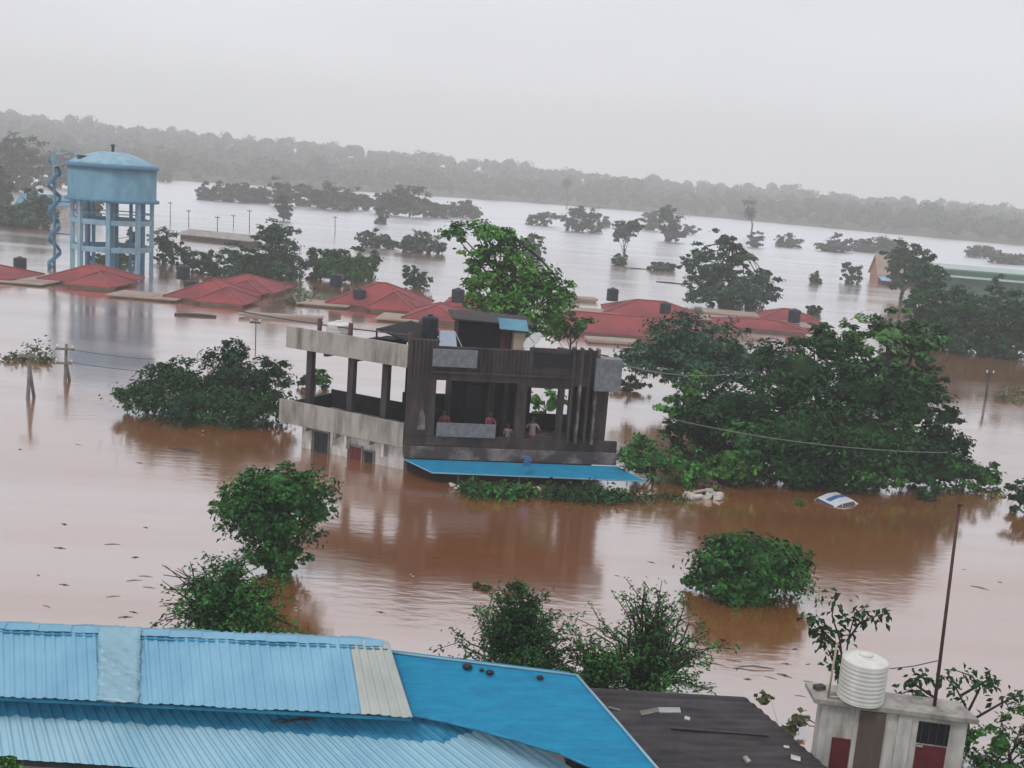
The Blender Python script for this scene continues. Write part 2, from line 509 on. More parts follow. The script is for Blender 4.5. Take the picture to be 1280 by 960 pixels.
def tree(name, label, cat, px, py, blobs, leafsz, dens, m='leaf_dark', group=None, Y=None, r0=0.2, sub=3, up=0.7,
         depth=0.8, aspect=0.5, clump=0.28, interior=0.35, per=16, z0=-2.0, bark='bark', topz=None, flat=0.7, dY=None, core=0.45):
    """px,py: where it rises from the water (picture bearing); blobs (px, py, rx, ry) measured the same way"""
    base = wp(px, py, 0.0)
    if Y is None: Y = base.y
    else:
        b2 = atY(px, py, Y); base = Vector((b2.x, Y, 0))
    k = (Y * cos(PITCH) + 2) / FPX
    B = []
    for i, bb in enumerate(blobs):
        bx, by, rx, ry = bb[:4]
        yo = (bb[4] if len(bb) > 4 else (dY[i] if dY else 0.0))
        c = atY(bx, by, Y + yo)
        B.append((c.x, c.y, c.z, rx * k, max(rx, ry) * k * depth, ry * k))
    root = empty(name, (base.x, base.y, 0), label, cat, group)
    P, Nn = crown_pts(B, dens, leafsz, clump=clump, up=up, interior=interior, per=per, flat=flat)
    kp = P[:, 2] > -0.35
    P, Nn = P[kp], Nn[kp]
    sz = leafsz * rng.uniform(0.55, 1.25, len(P))
    V = leaves(P, Nn, sz, aspect)
    n = len(P)
    if core:
        Q = []
        for b in B:
            nu, nv = 12, 8
            pr = rng.uniform(0.75, 1.15, (nv + 1, nu)) * core
            g = np.zeros((nv + 1, nu, 3))
            for i in range(nv + 1):
                ph = -pi / 2 + pi * i / nv
                for j in range(nu):
                    a = 2 * pi * j / nu
                    g[i, j] = (b[0] + b[3] * pr[i, j] * cos(ph) * cos(a), b[1] + b[4] * pr[i, j] * cos(ph) * sin(a), b[2] + b[5] * pr[i, j] * sin(ph))
            for i in range(nv):
                for j in range(nu):
                    q = (j + 1) % nu
                    Q += [g[i, j], g[i, q], g[i + 1, q], g[i + 1, j]]
        V = np.concatenate([V, np.array(Q)])
        n += len(Q) // 4
    np_mesh('crown', V, n, m, root, tuple(root.location))
    mb = MB()
    zt = max(b[2] for b in B) if topz is None else topz
    cx = sum(b[0] for b in B) / len(B); cy = sum(b[1] for b in B) / len(B)
    limbs(mb, (base.x, base.y, z0), (cx, cy, zt), B, r0, sub)
    mb.build('trunk', bark, root, tuple(root.location))
    return root, B

def spray_bush(name, label, cat, center, R, n, leafsz, m, group=None, bare=0.12, zmin=0.1, elev=(0.05, 1.2), leafn=34, droop=0.25, arc=(0, 2 * pi), rad=0.012, wob=0.08, seedlen=(0.55, 1.1)):
    """many arching shoots from a common foot, leaflets both sides, a few bare twigs"""
    root = empty(name, tuple(center), label, cat, group)
    mb = MB()
    P, Nn, S = [], [], []
    for i in range(n):
        a = random.uniform(*arc)
        el = random.uniform(*elev)
        ln = random.uniform(*seedlen)
        d = Vector((cos(a) * cos(el) * R[0], sin(a) * cos(el) * R[1], sin(el) * R[2])) * ln
        pts = []
        for k in range(7):
            t = k / 6
            p = Vector(center) + d * t + Vector((0, 0, -droop * R[2] * t * t * (1 - sin(el)) + 0.18 * R[2] * sin(pi * t)))
            p += Vector((random.uniform(-1, 1), random.uniform(-1, 1), random.uniform(-1, 1))) * wob * t * R[2]
            pts.append(p)
        mb.tube(pts, [rad * 2.2 * (1 - 0.85 * k / 6) + 0.004 for k in range(7)], 4)
        if random.random() < bare: continue
        for k in range(leafn):
            t = random.uniform(0.25, 1.03) * 6
            j = min(5, int(t)); f = t - j
            p = pts[j].lerp(pts[j + 1], f)
            P.append(p + Vector((random.gauss(0, 1), random.gauss(0, 1), random.gauss(0, 0.6))) * leafsz * 0.75)
            dd = (pts[j + 1] - pts[j]).normalized()
            Nn.append(Vector((random.gauss(0, .5), random.gauss(0, .5), 0.8)) + dd * 0.3)
            S.append(leafsz * random.uniform(0.6, 1.3))
    P = np.array([tuple(p) for p in P]); Nn = np.array([tuple(p) for p in Nn])
    kp = P[:, 2] > -0.1
    np_mesh('crown', leaves(P[kp], Nn[kp], np.array(S)[kp], 0.42), int(kp.sum()), m, root, tuple(center))
    mb.build('trunk', 'bark', root, tuple(center))
    return root

# ------------------------------------------------------------------ SETTING: ground, water, far wood
def lerp_tab(x, tab):
    xs = [a for a, _ in tab]; ys = [b for _, b in tab]
    return np.interp(x, xs, ys)
SHORE = [(-700, 430), (-400, 440), (-230, 480), (-168, 515), (-110, 575), (-60, 605), (0, 628), (60, 620), (110, 600), (160, 545), (218, 492), (320, 450), (700, 400)]
RIDGE = [(-700, 34), (-466, 26), (-250, 20), (0, 14), (250, 9.5), (466, 8), (700, 8)]
def ground_z(x, y):
    near = np.interp(y, [-60, 10, 17, 21, 24, 30], [3.0, 0.6, 0.4, 0.15, -0.8, -2.6])
    s = lerp_tab(x, SHORE)
    t = np.clip((y - s) / 30, -1, 1)
    far = np.where(y < s, -2.6 + 2.6 * np.clip((y - s + 40) / 40, 0, 1), 0.0 + 1.5 * np.clip(t, 0, 1))
    rz = lerp_tab(x * 1000 / np.maximum(y, 500), RIDGE)
    u = np.clip((y - s - 40) / (1000 - s - 40), 0, 1)
    far = far + rz * (u * u * (3 - 2 * u))
    far = far + np.where(u > 0, 1.6 * np.sin(x * 0.013 + y * 0.01) * u, 0)
    return np.where(y < 200, near, far)
gx = np.concatenate([np.linspace(-950, -60, 46), np.linspace(-50, 50, 21), np.linspace(60, 950, 46)])
gy = np.concatenate([[-55, 0, 8, 14, 17, 19, 21, 22.5, 24, 27, 30, 60, 150, 300], np.linspace(390, 1290, 61)])
XX, YY = np.meshgrid(gx, gy)
ZZ = ground_z(XX, YY)
gv = np.stack([XX.ravel(), YY.ravel(), ZZ.ravel()], axis=1)
nx, ny = len(gx), len(gy)
gf = [(j * nx + i, j * nx + i + 1, (j + 1) * nx + i + 1, (j + 1) * nx + i) for j in range(ny - 1) for i in range(nx - 1)]
mb = MB(); mb.v = [tuple(map(float, v)) for v in gv]; mb.f = gf; mb.sm = [True] * len(gf)
tag(mb.build('ground', 'ground'), kind='structure')
mb = MB(); mb.add([(-940, 12, 0), (940, 12, 0), (940, 700, 0), (-940, 700, 0)], [(0, 1, 2, 3)])
tag(mb.build('water', 'water'), kind='structure')

def far_wood():
    P, Nn, S = [], [], []
    core = MB()
    ang = 0.50
    y = 436.0
    while y < 1040:
        step = 11 + (y - 430) * 0.011
        xs = np.arange(-y * ang - 20, y * ang + 20, step)
        for x in xs:
            xj = x + random.uniform(-.5, .5) * step; yj = y + random.uniform(-.5, .5) * step
            s = float(lerp_tab(xj, SHORE))
            if yj < s + 2: continue
            if yj > s + 110 and random.random() < 0.25: continue
            g = float(ground_z(np.array(xj), np.array(yj)))
            h = random.uniform(6.5, 12.5) * (1.35 if random.random() < 0.12 else 1)
            if yj < s + 25: h *= 0.85
            nb = 2 if yj < s + 120 else 1
            for k in range(nb + 1):
                rr = h * random.uniform(0.28, 0.46)
                c = np.array([xj + random.uniform(-1, 1) * h * .3, yj + random.uniform(-1, 1) * h * .3, g + h - rr * random.uniform(.75, 1.4)])
                nl = 55 if yj < s + 80 else 32
                d = unit(rng.normal(size=(nl, 3))); d[:, 2] = np.abs(d[:, 2]) * 1.0 - 0.3
                P.append(c + d * rr * rng.uniform(.75, 1.15, (nl, 1)))
                Nn.append(d + rng.normal(size=(nl, 3)) * .4)
                S.append(np.full(nl, 1.35) * rng.uniform(.6, 1.4, nl) * (1 if yj < 700 else 1.35))
            # dense lower body of the tree
            rr = h * 0.36
            cz = g + h * 0.48
            vs = []
            for i in range(5):
                ph = -1.1 + i * 0.62
                for j in range(6):
                    a = j * pi / 3 + i
                    q = rr * random.uniform(.75, 1.1)
                    vs.append((xj + q * cos(ph) * cos(a), yj + q * cos(ph) * sin(a), cz + (h * 0.42) * sin(ph)))
            fs = [(i * 6 + j, i * 6 + (j + 1) % 6, (i + 1) * 6 + (j + 1) % 6, (i + 1) * 6 + j) for i in range(4) for j in range(6)]
            core.add(vs, fs, False)
        y += step
    P = np.concatenate(P); Nn = np.concatenate(Nn); S = np.concatenate(S)
    V = leaves(P, Nn, S, 0.8)
    cv = np.array(core.v)[np.array([i for f in core.f for i in f])]
    nq = len(P) + len(core.f)
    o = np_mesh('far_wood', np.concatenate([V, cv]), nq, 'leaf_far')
    tag(o, 'hazy dark green wood covering the low hills along the far shore', 'wood', kind='stuff')
far_wood()

# ------------------------------------------------------------------ flooded concrete building in the middle
TH = radians(9)
BO = wp(503, 593, 0.0)
BU, BV = Vector((cos(TH), sin(TH), 0)), Vector((-sin(TH), cos(TH), 0))
BR = Matrix.Rotation(TH, 3, 'Z')
def fp(x, y, v=0.0):
    """picture bearing -> (u, z) on the facade plane set back by v"""
    p = onplane(x, y, BO + BV * v, BV)
    return (p - BO).dot(BU), p.z
def bpnt(u, v, z):
    q = BO + BU * u + BV * v
    return Vector((q.x, q.y, z))
def bbox(mb, u0, u1, v0, v1, z0, z1):
    return mb.box(bpnt((u0 + u1) / 2, (v0 + v1) / 2, (z0 + z1) / 2), (abs(u1 - u0), abs(v1 - v0), abs(z1 - z0)), mtx=BR)
bld = empty('flooded_building', tuple(BO), 'half flooded dark concrete two storey building with open verandahs in brown water', 'building')
BB = tuple(BO)
def part(mb, name, m, parent=None, bevel=0.0, label=None):
    o = mb.build(name, m, parent or bld, BB, bevel)
    if label: o['label'] = label
    return o

uL = 0.0
zS0, zS1 = 0.62, 1.62      # slab band over the awning
u_op1, z_t1 = fp(546, 475)
u_op1b, _ = fp(648, 475)
u_pil, _ = fp(660, 485)
_, z_t2 = fp(690, 486)
u_op2b, _ = fp(700, 486)
u_fin, _ = fp(712, 490)
u_end, _ = fp(746, 490)
u_R, _ = fp(772, 560)
_, z_sill = fp(600, 546)
_, z_par = fp(525, 424)
_, z_low = fp(640, 577)
zF = z_sill - 0.02
DEP = 3.2
# ground storey, mostly under water, dark
mb = MB()
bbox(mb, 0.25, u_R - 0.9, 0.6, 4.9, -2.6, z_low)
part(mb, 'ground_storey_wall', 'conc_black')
# floor slab + dado band
mb = MB()
bbox(mb, 0.0, u_R, 0.002, 4.0, z_low, zF - 0.5)
bbox(mb, 0.0, u_pil, 4.001, 5.0, z_low, zF - 0.5)
bbox(mb, 0.0, u_R, -0.05, 0.25, z_low + 0.0, zF - 0.46)
part(mb, 'floor_slab', 'conc_patch', bevel=0.02)
mb = MB()
bbox(mb, 0.02, u_R - 0.03, 0.03, 0.28, zF - 0.46, zF)
bbox(mb, 0.45, 2.0, 0.00, 0.05, zF - 0.40, zF - 0.34)
part(mb, 'dado_wall', 'conc_dark', bevel=0.015)
# pier left of opening
mb = MB()
bbox(mb, 0.0, u_op1, 0.0, 0.45, zF, z_par - 1.05)
for i in range(7):
    uu = 0.06 + i * (u_op1 - 0.12) / 6.3
    bbox(mb, uu, uu + 0.07, -0.06, 0.0, z_par - 1.5, z_par + 0.02)
bbox(mb, 0.0, u_op1, 0.0, 0.35, z_par - 1.05, z_par - 0.02)
part(mb, 'corner_pier', 'conc_dark', bevel=0.01)
mb = MB()
a0, b0 = fp(521, 537); a1, b1 = fp(533, 512)
mb.add([bpnt(a0, -0.012, b0), bpnt(a1, -0.012, b0), bpnt(a1 - .03, -0.012, b0 + .55), bpnt((a0 + a1) / 2 + .06, -0.012, b0 + .75), bpnt((a0 + a1) / 2, -0.012, b0 + 1.35), bpnt((a0 + a1) / 2 - .05, -0.012, b0 + .8), bpnt(a0 + .03, -0.012, b0 + .5)], [(0, 1, 2, 3, 4, 5, 6)])
part(mb, 'bare_plaster_patch', 'conc_patch')
# beam + roof slab + parapets
z_rf = z_t1 + 0.30
mb = MB()
bbox(mb, u_op1, u_end, 0.003, 0.4, z_t1, z_rf + 0.12)
bbox(mb, u_op1 - .3, u_fin, -0.10, 0.0, z_t1 + 0.30, z_t1 + 0.38)
bbox(mb, 0.1, u_R - 0.1, 0.4, 4.0, z_rf - 0.12, z_rf + 0.1)
bbox(mb, 0.1, u_pil, 4.001, 5.0, z_rf - 0.12, z_rf + 0.1)
part(mb, 'roof_slab', 'conc_dark', bevel=0.01)
zb = z_rf + 0.12
mb = MB()
bbox(mb, u_op1, u_pil, 0.02, 0.2, zb, z_par - 0.25)
k = 0
uu = fp(600, 455)[0]
while uu < u_pil - 0.1:
    bbox(mb, uu, uu + 0.07, -0.04, 0.02, zb + 0.03, z_par - 0.27)
    uu += 0.17
bbox(mb, u_pil, u_end, 0.03, 0.2, zb, z_par - 0.12)
bbox(mb, u_pil - .05, u_pil + .12, -0.03, 0.03, zb - 0.5, z_par - 0.1)
bbox(mb, u_R - 0.3, u_R - 0.1, 0.46, 4.0, zb - .02, zb + 0.12)
part(mb, 'roof_parapet', 'conc_dark', bevel=0.01)
mb = MB()
a0, b0 = fp(658, 455); a1, b1 = fp(716, 432)
bbox(mb, a0, a1, -0.02, 0.028, b0 - .05, z_par - 0.3)
part(mb, 'dark_grille', 'void')
# grey tiled panels
mb = MB()
a0, b0 = fp(540, 457); a1, b1 = fp(597, 438)
bbox(mb, a0, a1, -0.16, -0.045, b0, b1)
part(mb, 'tiled_panel', 'tile_grey', bevel=0.012)
mb = MB()
a0, b0 = fp(545, 545); a1, b1 = fp(620, 531)
bbox(mb, a0, a1, -0.06, 0.06, b0, b1)
part(mb, 'tiled_panel', 'tile_grey', bevel=0.012)
mb = MB()
a0, b0 = fp(743, 489, -0.2); a1, b1 = fp(779, 450, -0.2)
bbox(mb, a0, a1, -0.2, 0.45, b0, b1)
part(mb, 'tiled_panel', 'tile_grey', bevel=0.012)
# mid pillar, posts, fins, end column
mb = MB(); bbox(mb, u_op1b, u_pil, 0.0, 0.4, zF, z_t1 + 0.1); part(mb, 'pillar', 'conc_dark', bevel=0.015)
mb = MB(); a = fp(675, 500)[0]; bbox(mb, a - .09, a + .09, 2.7, 3.0, zF - .4, z_t1); part(mb, 'pillar', 'conc_black')
mb = MB(); bbox(mb, u_op2b - .02, u_op2b + 0.22, 0.02, 0.35, zF, z_t2); part(mb, 'pillar', 'conc_dark', bevel=0.01)
mb = MB(); bbox(mb, u_pil, u_fin, 0.02, 0.36, z_t2, z_t1 + 0.002); part(mb, 'beam', 'conc_dark', bevel=0.01)
for i in range(4):
    uu = u_fin + 0.02 + i * (u_end - u_fin - 0.12) / 3
    mb = MB(); bbox(mb, uu, uu + 0.1, -0.12, 0.32, zF - 0.12, z_par - 0.03)
    o = part(mb, 'fin', 'conc_dark' if i % 2 == 0 else 'conc_patch', bevel=0.01)
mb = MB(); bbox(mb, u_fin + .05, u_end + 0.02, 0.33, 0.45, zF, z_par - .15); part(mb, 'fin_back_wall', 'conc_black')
mb = MB(); a = fp(750, 520)[0]; bbox(mb, a - .12, a + .36, 0.3, 0.75, zF - .4, b0 + .3); part(mb, 'pillar', 'conc_dark', bevel=0.01)
# rooms behind the verandah
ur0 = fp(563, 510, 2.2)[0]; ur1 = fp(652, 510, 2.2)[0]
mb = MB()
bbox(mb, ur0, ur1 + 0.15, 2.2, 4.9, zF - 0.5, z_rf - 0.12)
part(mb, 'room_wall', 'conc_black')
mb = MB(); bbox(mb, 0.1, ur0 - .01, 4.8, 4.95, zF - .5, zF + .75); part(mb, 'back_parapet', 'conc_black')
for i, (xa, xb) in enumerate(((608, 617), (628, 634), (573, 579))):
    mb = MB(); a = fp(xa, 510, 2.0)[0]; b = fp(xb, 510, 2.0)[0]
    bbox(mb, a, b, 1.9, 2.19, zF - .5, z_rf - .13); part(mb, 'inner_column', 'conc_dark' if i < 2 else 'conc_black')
mb = MB(); a = fp(583, 510, 2.0)[0]; b = fp(603, 510, 2.0)[0]
bbox(mb, a, b, 2.14, 2.2, zF - .4, zF + 1.7); part(mb, 'room_door', 'void')
# low back wall of the right bay
mb = MB(); bbox(mb, u_op1b + .3, u_R - 0.1, 3.85, 3.98, zF - .5, zF + 0.25)
part(mb, 'back_parapet', 'conc_black')
for a, v in ((u_R - .35, 3.7), (0.3, 4.7)):
    mb = MB(); bbox(mb, a - .12, a + .12, v - .12, v + .12, -2.5, z_rf - .12); part(mb, 'pillar', 'conc_black')

# left wing: open deck with two pale parapet bands
A0 = wp(503, 560, 1.0); A1 = wp(348, 527, 1.0)
wd = (A1 - A0); wd.z = 0; WL = wd.length; wd.normalize()
wn = Vector((wd.y, -wd.x, 0))
if wn.y < 0: wn = -wn
ang = atan2(wd.y, wd.x)
WR = Matrix.Rotation(ang, 3, 'Z')
W0 = Vector((A0.x, A0.y, 0))
def wbox(mb, s0, s1, d0, d1, z0, z1):
    c = W0 + wd * ((s0 + s1) / 2) + wn * ((d0 + d1) / 2)
    return mb.box((c.x, c.y, (z0 + z1) / 2), (abs(s1 - s0), abs(d1 - d0), abs(z1 - z0)), mtx=WR)
def wpl(x, y, d=0.0):
    p = onplane(x, y, W0 + wn * d, wn)
    return (p - W0).dot(wd), p.z
WD = 3.6
mb = MB(); wbox(mb, 0.0, WL, 0, 0.14, 1.0, 2.02); part(mb, 'balcony_parapet', 'conc_light', bevel=0.02)
mb = MB()
for s_ in (1.7, 3.4, 5.0): wbox(mb, s_ - .07, s_ + .07, -0.02, 0.5, 0.82, 1.0)
wbox(mb, 0.05, WL - .1, 0.14, WD, 1.0, 1.16)
part(mb, 'balcony_slab', 'conc_light')
s2 = wpl(357, 437)[0]
mb = MB(); wbox(mb, 0.0, s2, 0, 0.14, 4.3, 5.22); part(mb, 'roof_band', 'conc_light', bevel=0.02)
mb = MB()
wbox(mb, 0.0, s2 - .1, 0.14, WD, 4.34, 4.50)
for s_ in (1.2, 2.7, 4.2): wbox(mb, s_ - .08, s_ + .08, 0.14, WD - .3, 4.16, 4.34)
part(mb, 'wing_roof', 'conc_dark')
for xc in (387, 439, 482):
    s_, _ = wpl(xc, 480, 0.4)
    mb = MB(); wbox(mb, s_ - .14, s_ + .14, 0.3, 0.58, 1.16, 4.34); part(mb, 'pillar', 'conc_dark', bevel=0.01)
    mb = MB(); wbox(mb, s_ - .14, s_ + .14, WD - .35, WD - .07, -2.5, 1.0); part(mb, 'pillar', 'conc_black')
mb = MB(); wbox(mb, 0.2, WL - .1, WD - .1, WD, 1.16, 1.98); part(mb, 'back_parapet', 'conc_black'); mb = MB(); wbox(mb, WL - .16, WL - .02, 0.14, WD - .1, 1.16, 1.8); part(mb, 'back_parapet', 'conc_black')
# white ground floor wall with openings under the balcony
sw = wpl(376, 560, 0.25)[0]
mb = MB(); wbox(mb, 0.1, sw, 0.3, WD - .4, -2.6, 0.999); part(mb, 'ground_floor_wall', 'wall_white')
for i, (xa, xb, ya, yb) in enumerate(((392, 411, 537, 556), (437, 452, 556, 578), (455, 467, 562, 580))):
    sa, za = wpl(xa, ya, 0.28); sb, zb_ = wpl(xb, yb, 0.28)
    mb = MB(); wbox(mb, sb, sa, 0.262, 0.31, min(zb_, .1) - .1, za)
    for q in (sb - .05, sa + .01): wbox(mb, q, q + .04, 0.20, 0.262, min(zb_, .1) - .1, za + .04)
    wbox(mb, sb - .05, sa + .05, 0.18, 0.262, za + .0, za + .05)
    f_ = part(mb, 'window', 'wood_grey')
    mb = MB(); wbox(mb, sb + .05, sa - .05, 0.252, 0.27, min(zb_, .1) - .1, za - .05)
    for q in range(1, 3): wbox(mb, sb + (sa - sb) * q / 3 - .012, sb + (sa - sb) * q / 3 + .012, 0.24, 0.26, -.2, za - .05)
    o = mb.build('pane', 'void' if i != 1 else 'door_red', f_, (0, 0, 0)); o.data.transform(Matrix.Translation(-Vector(BB)))
for xc in (416, 433, 480):
    s_ = wpl(xc, 555, 0.1)[0]
    mb = MB(); wbox(mb, s_ - .06, s_ + .06, 0.0, 0.29, 0.45, 0.998); part(mb, 'bracket', 'wall_white')
# awning of blue sheet
def aw(x, y, z): return wp(x, y, z)
t0, t1_ = bpnt(0.0, -0.07, z_low - 0.03), bpnt(u_R + .02, -0.07, z_low - 0.03)
e0, e1, e2 = aw(540, 591, 0.45), aw(808, 602, 0.35), aw(575, 597, 0.40)
mb = MB()
V0 = [t0, e0, e1, t1_]
mb.slab([t0, e0, e2, t1_ + (t0 - t1_) * 0.12, t0.lerp(t1_, 0.5)][:0] or [t0, e0, t1_], 0.03)
mb.slab([e0, e1, t1_], 0.03)
part(mb, 'awning', 'sheet_cyan')
mb = MB(); mb.tube([e0, e1], 0.025, 5); mb.tube([t0, e0], 0.02, 5); mb.tube([e1, t1_], 0.02, 5); part(mb, 'awning_rim', 'tower_pale')
for t in (0.12, 0.4, 0.7, 0.95):
    p = e0.lerp(e1, t); mb = MB().tube([(p.x, p.y + .05, -2.5), (p.x, p.y + .05, p.z - .03)], 0.04, 6)
    part(mb, 'awning_post', 'metal_dark')
# stair room on the roof
ZR = z_rf + 0.1
sa, _ = fp(572, 430, 2.9); sb, _ = fp(650, 430, 2.9)
_, zt = fp(580, 401, 2.9)
mb = MB(); bbox(mb, sa, sb, 2.9, 4.8, ZR, zt); sr = part(mb, 'stair_room', 'conc_black', bevel=0.02)
mb = MB(); mb.slab([bpnt(sa - .3, 2.6, zt + .12), bpnt(sb + .5, 2.6, zt + .0), bpnt(sb + .5, 5.0, zt + .10), bpnt(sa - .3, 5.0, zt + .20)], 0.06)
o = mb.build('roof_sheet', 'asbestos', sr); o.data.transform(Matrix.Translation(-Vector(BB)))
a0, b0 = fp(625, 411, 2.1); a1, b1 = fp(662, 404, 2.1)
mb = MB(); mb.slab([bpnt(a0, 2.1, b0), bpnt(a1, 2.1, b0 - .05), bpnt(a1, 2.9, b1 + .02), bpnt(a0, 2.9, b1 + .06)], 0.04); o = mb.build('door_canopy', 'tower_blue', sr); o.data.transform(Matrix.Translation(-Vector(BB)))
a0, _ = fp(626, 430, 2.85); a1, _ = fp(638, 430, 2.85)
mb = MB(); bbox(mb, a0, a1, 2.85, 2.897, ZR, b0 - .1); o = mb.build('door', 'metal_rust', sr); o.data.transform(Matrix.Translation(-Vector(BB)))
a0, _ = fp(641, 430, 2.5); a1, _ = fp(655, 430, 2.5)
mb = MB(); bbox(mb, a0, a1, 2.3, 2.898, ZR, b0 - .15); o = mb.build('side_wall', 'wall_cream', sr); o.data.transform(Matrix.Translation(-Vector(BB)))
# small lean-to on the roof corner, tarp over the wing
mb = MB()
a0 = W0 + wd * 0.1; a1 = W0 + wd * 1.9
p = [Vector((a0.x, a0.y, 5.3)) + wn * .3, Vector((a1.x, a1.y, 5.62)) + wn * .5, Vector((a1.x, a1.y, 5.75)) + wn * 3, Vector((a0.x, a0.y, 5.45)) + wn * 3]
mb.slab(p, 0.05)
for q in p: mb.tube([(q.x, q.y, 4.45), (q.x, q.y, q.z)], 0.04, 5)
part(mb, 'lean_to_roof', 'conc_black')
for s_ in (0.05, 3.0, 4.6):
    q = W0 + wd * s_ + wn * .2
    mb = MB().tube([(q.x, q.y, 4.5), (q.x, q.y, 5.72)], 0.10, 5)
    part(mb, 'roof_stub', 'metal_rust')
# ---- things on the roof
def barrel_tank(loc, r, h, m, label, group=None, name='water_tank', ribs=8):
    root = empty(name, loc, label, 'water tank', group)
    prof = [(r * .93, 0), (r, .02)]
    for i in range(ribs):
        z = h * 0.80 * (i + .2) / ribs; dz = h * .8 / ribs
        prof += [(r * .975, z), (r, z + dz * .3), (r, z + dz * .65), (r * .975, z + dz * .95)]
    prof += [(r, h * .85), (r * .97, h * .875), (r * .62, h * .93), (r * .30, h * .955)]
    b = MB().lathe((0, 0, 0), prof, 28).build('body', m, root)
    MB().lathe((0, 0, 0), [(r * .30, h * .945), (r * .31, h * .98), (r * .28, h), (r * .05, h * 1.01)], 16).build('lid', m, root)
    return root
p = bpnt(fp(537, 410, 1.9)[0], 1.9, ZR)
mb = MB(); 
for dx in (-.35, .35):
    for dy in (-.35, .35): mb.box((p.x + dx, p.y + dy, ZR + .45), (.1, .1, .9))
mb.box((p.x, p.y, ZR + .94), (1.0, 1.0, .08))
o = mb.build('tank_stand', 'metal_dark', None, (p.x, p.y, ZR)); tag(o, 'dark stand lifting the black tank above the concrete roof', 'stand')
barrel_tank((p.x, p.y, ZR + .98), .35, 1.0, 'tank_black', 'black plastic water tank on a stand on the dark concrete roof')
q = W0 + wd * 4.2 + wn * 1.0
barrel_tank((q.x, q.y, 4.5), .52, 1.12, 'tank_white', 'low white water tank behind the pale band of the left wing roof', ribs=5)
p = bpnt(fp(603, 400, 4.8)[0], 5.2, zt + .2)
p = bpnt(fp(560, 425, 1.4)[0], 1.4, ZR)
root = empty('solar_heater', (p.x, p.y, ZR), 'tilted grey panel on a frame on the roof above the tiled band', 'solar panel', rz=TH)
mb = MB(); mb.slab([(-.38, -.5, .55), (.38, -.5, .55), (.32, .45, 1.35), (-.32, .45, 1.35)], .06); mb.build('panel', 'panel', root)
mb = MB()
for x in (-.33, .33):
    mb.tube([(x, .45, 0), (x, .45, 1.3)], .025, 5); mb.tube([(x, -.45, 0), (x, -.45, .52)], .025, 5); mb.tube([(x, .45, 1.28), (x + .5, -.3, .3)], .025, 5)
mb.build('frame', 'metal_grey', root)
p = bpnt(fp(668, 420, 1.5)[0], 1.5, ZR)
p.y -= .8
root = empty('satellite_dish', (p.x, p.y, ZR + .25), 'white satellite dish tilted up on the flooded building roof', 'satellite dish')
mb = MB(); k0 = []
nrm = Vector((-.62, -.35, .70)).normalized(); ta = nrm.cross(Vector((0, 0, 1))).normalized(); tb = nrm.cross(ta)
cc = Vector((0, 0, .95)); R_ = .46
vs = [cc]; fs = []
for i in range(1, 5):
    for j in range(20):
        t = 2 * pi * j / 20; r_ = R_ * i / 4
        vs.append(cc + (ta * cos(t) + tb * sin(t)) * r_ + nrm * (.14 * (i / 4) ** 2))
for j in range(20): fs.append((0, 1 + j, 1 + (j + 1) % 20))
for i in range(3):
    for j in range(20):
        a = 1 + i * 20 + j; b = 1 + i * 20 + (j + 1) % 20; fs.append((a, a + 20, b + 20, b))
mb.add(vs, fs, True); d_ = mb.build('reflector', 'dish', root); so = d_.modifiers.new('s', 'SOLIDIFY'); so.thickness = .015
mb = MB(); mb.tube([cc - nrm * .02, cc + nrm * .42], .012, 5); mb.tube([cc + nrm * .38, cc + nrm * .46], .035, 8); mb.build('receiver_arm', 'metal_dark', root)
MB().tube([(0, 0, 0), (0, 0, .7), cc - nrm * .02], .025, 6).build('mast', 'metal_dark', root)

mb = MB(); a = bpnt(u_pil + 1.3, 1.0, ZR); b = bpnt(u_R - .5, 1.0, ZR)
mb.tube([a, a + Vector((0, 0, 1.0))], .035, 5); mb.tube([b, b + Vector((0, 0, .75))], .05, 5); mb.tube([a + Vector((0, 0, 1.0)), b + Vector((0, 0, .75))], .035, 5)
tag(mb.build('pipe_rail', 'metal_dark', None, tuple(a)), 'thin dark pipe frame on the roof right of the satellite dish', 'pipe rail')
q = W0 + wd * 2.2 + wn * 1.6; mb = MB()
mb.box((q.x, q.y, 4.75), (1.5, 1.0, .5), ang); mb.box((q.x + .2, q.y, 5.05), (.8, .9, .12), ang + .1)
tag(mb.build('covered_pile', 'conc_black', None, (q.x, q.y, 4.5)), 'dark covered pile behind the pale roof band beside the white tank', 'pile')
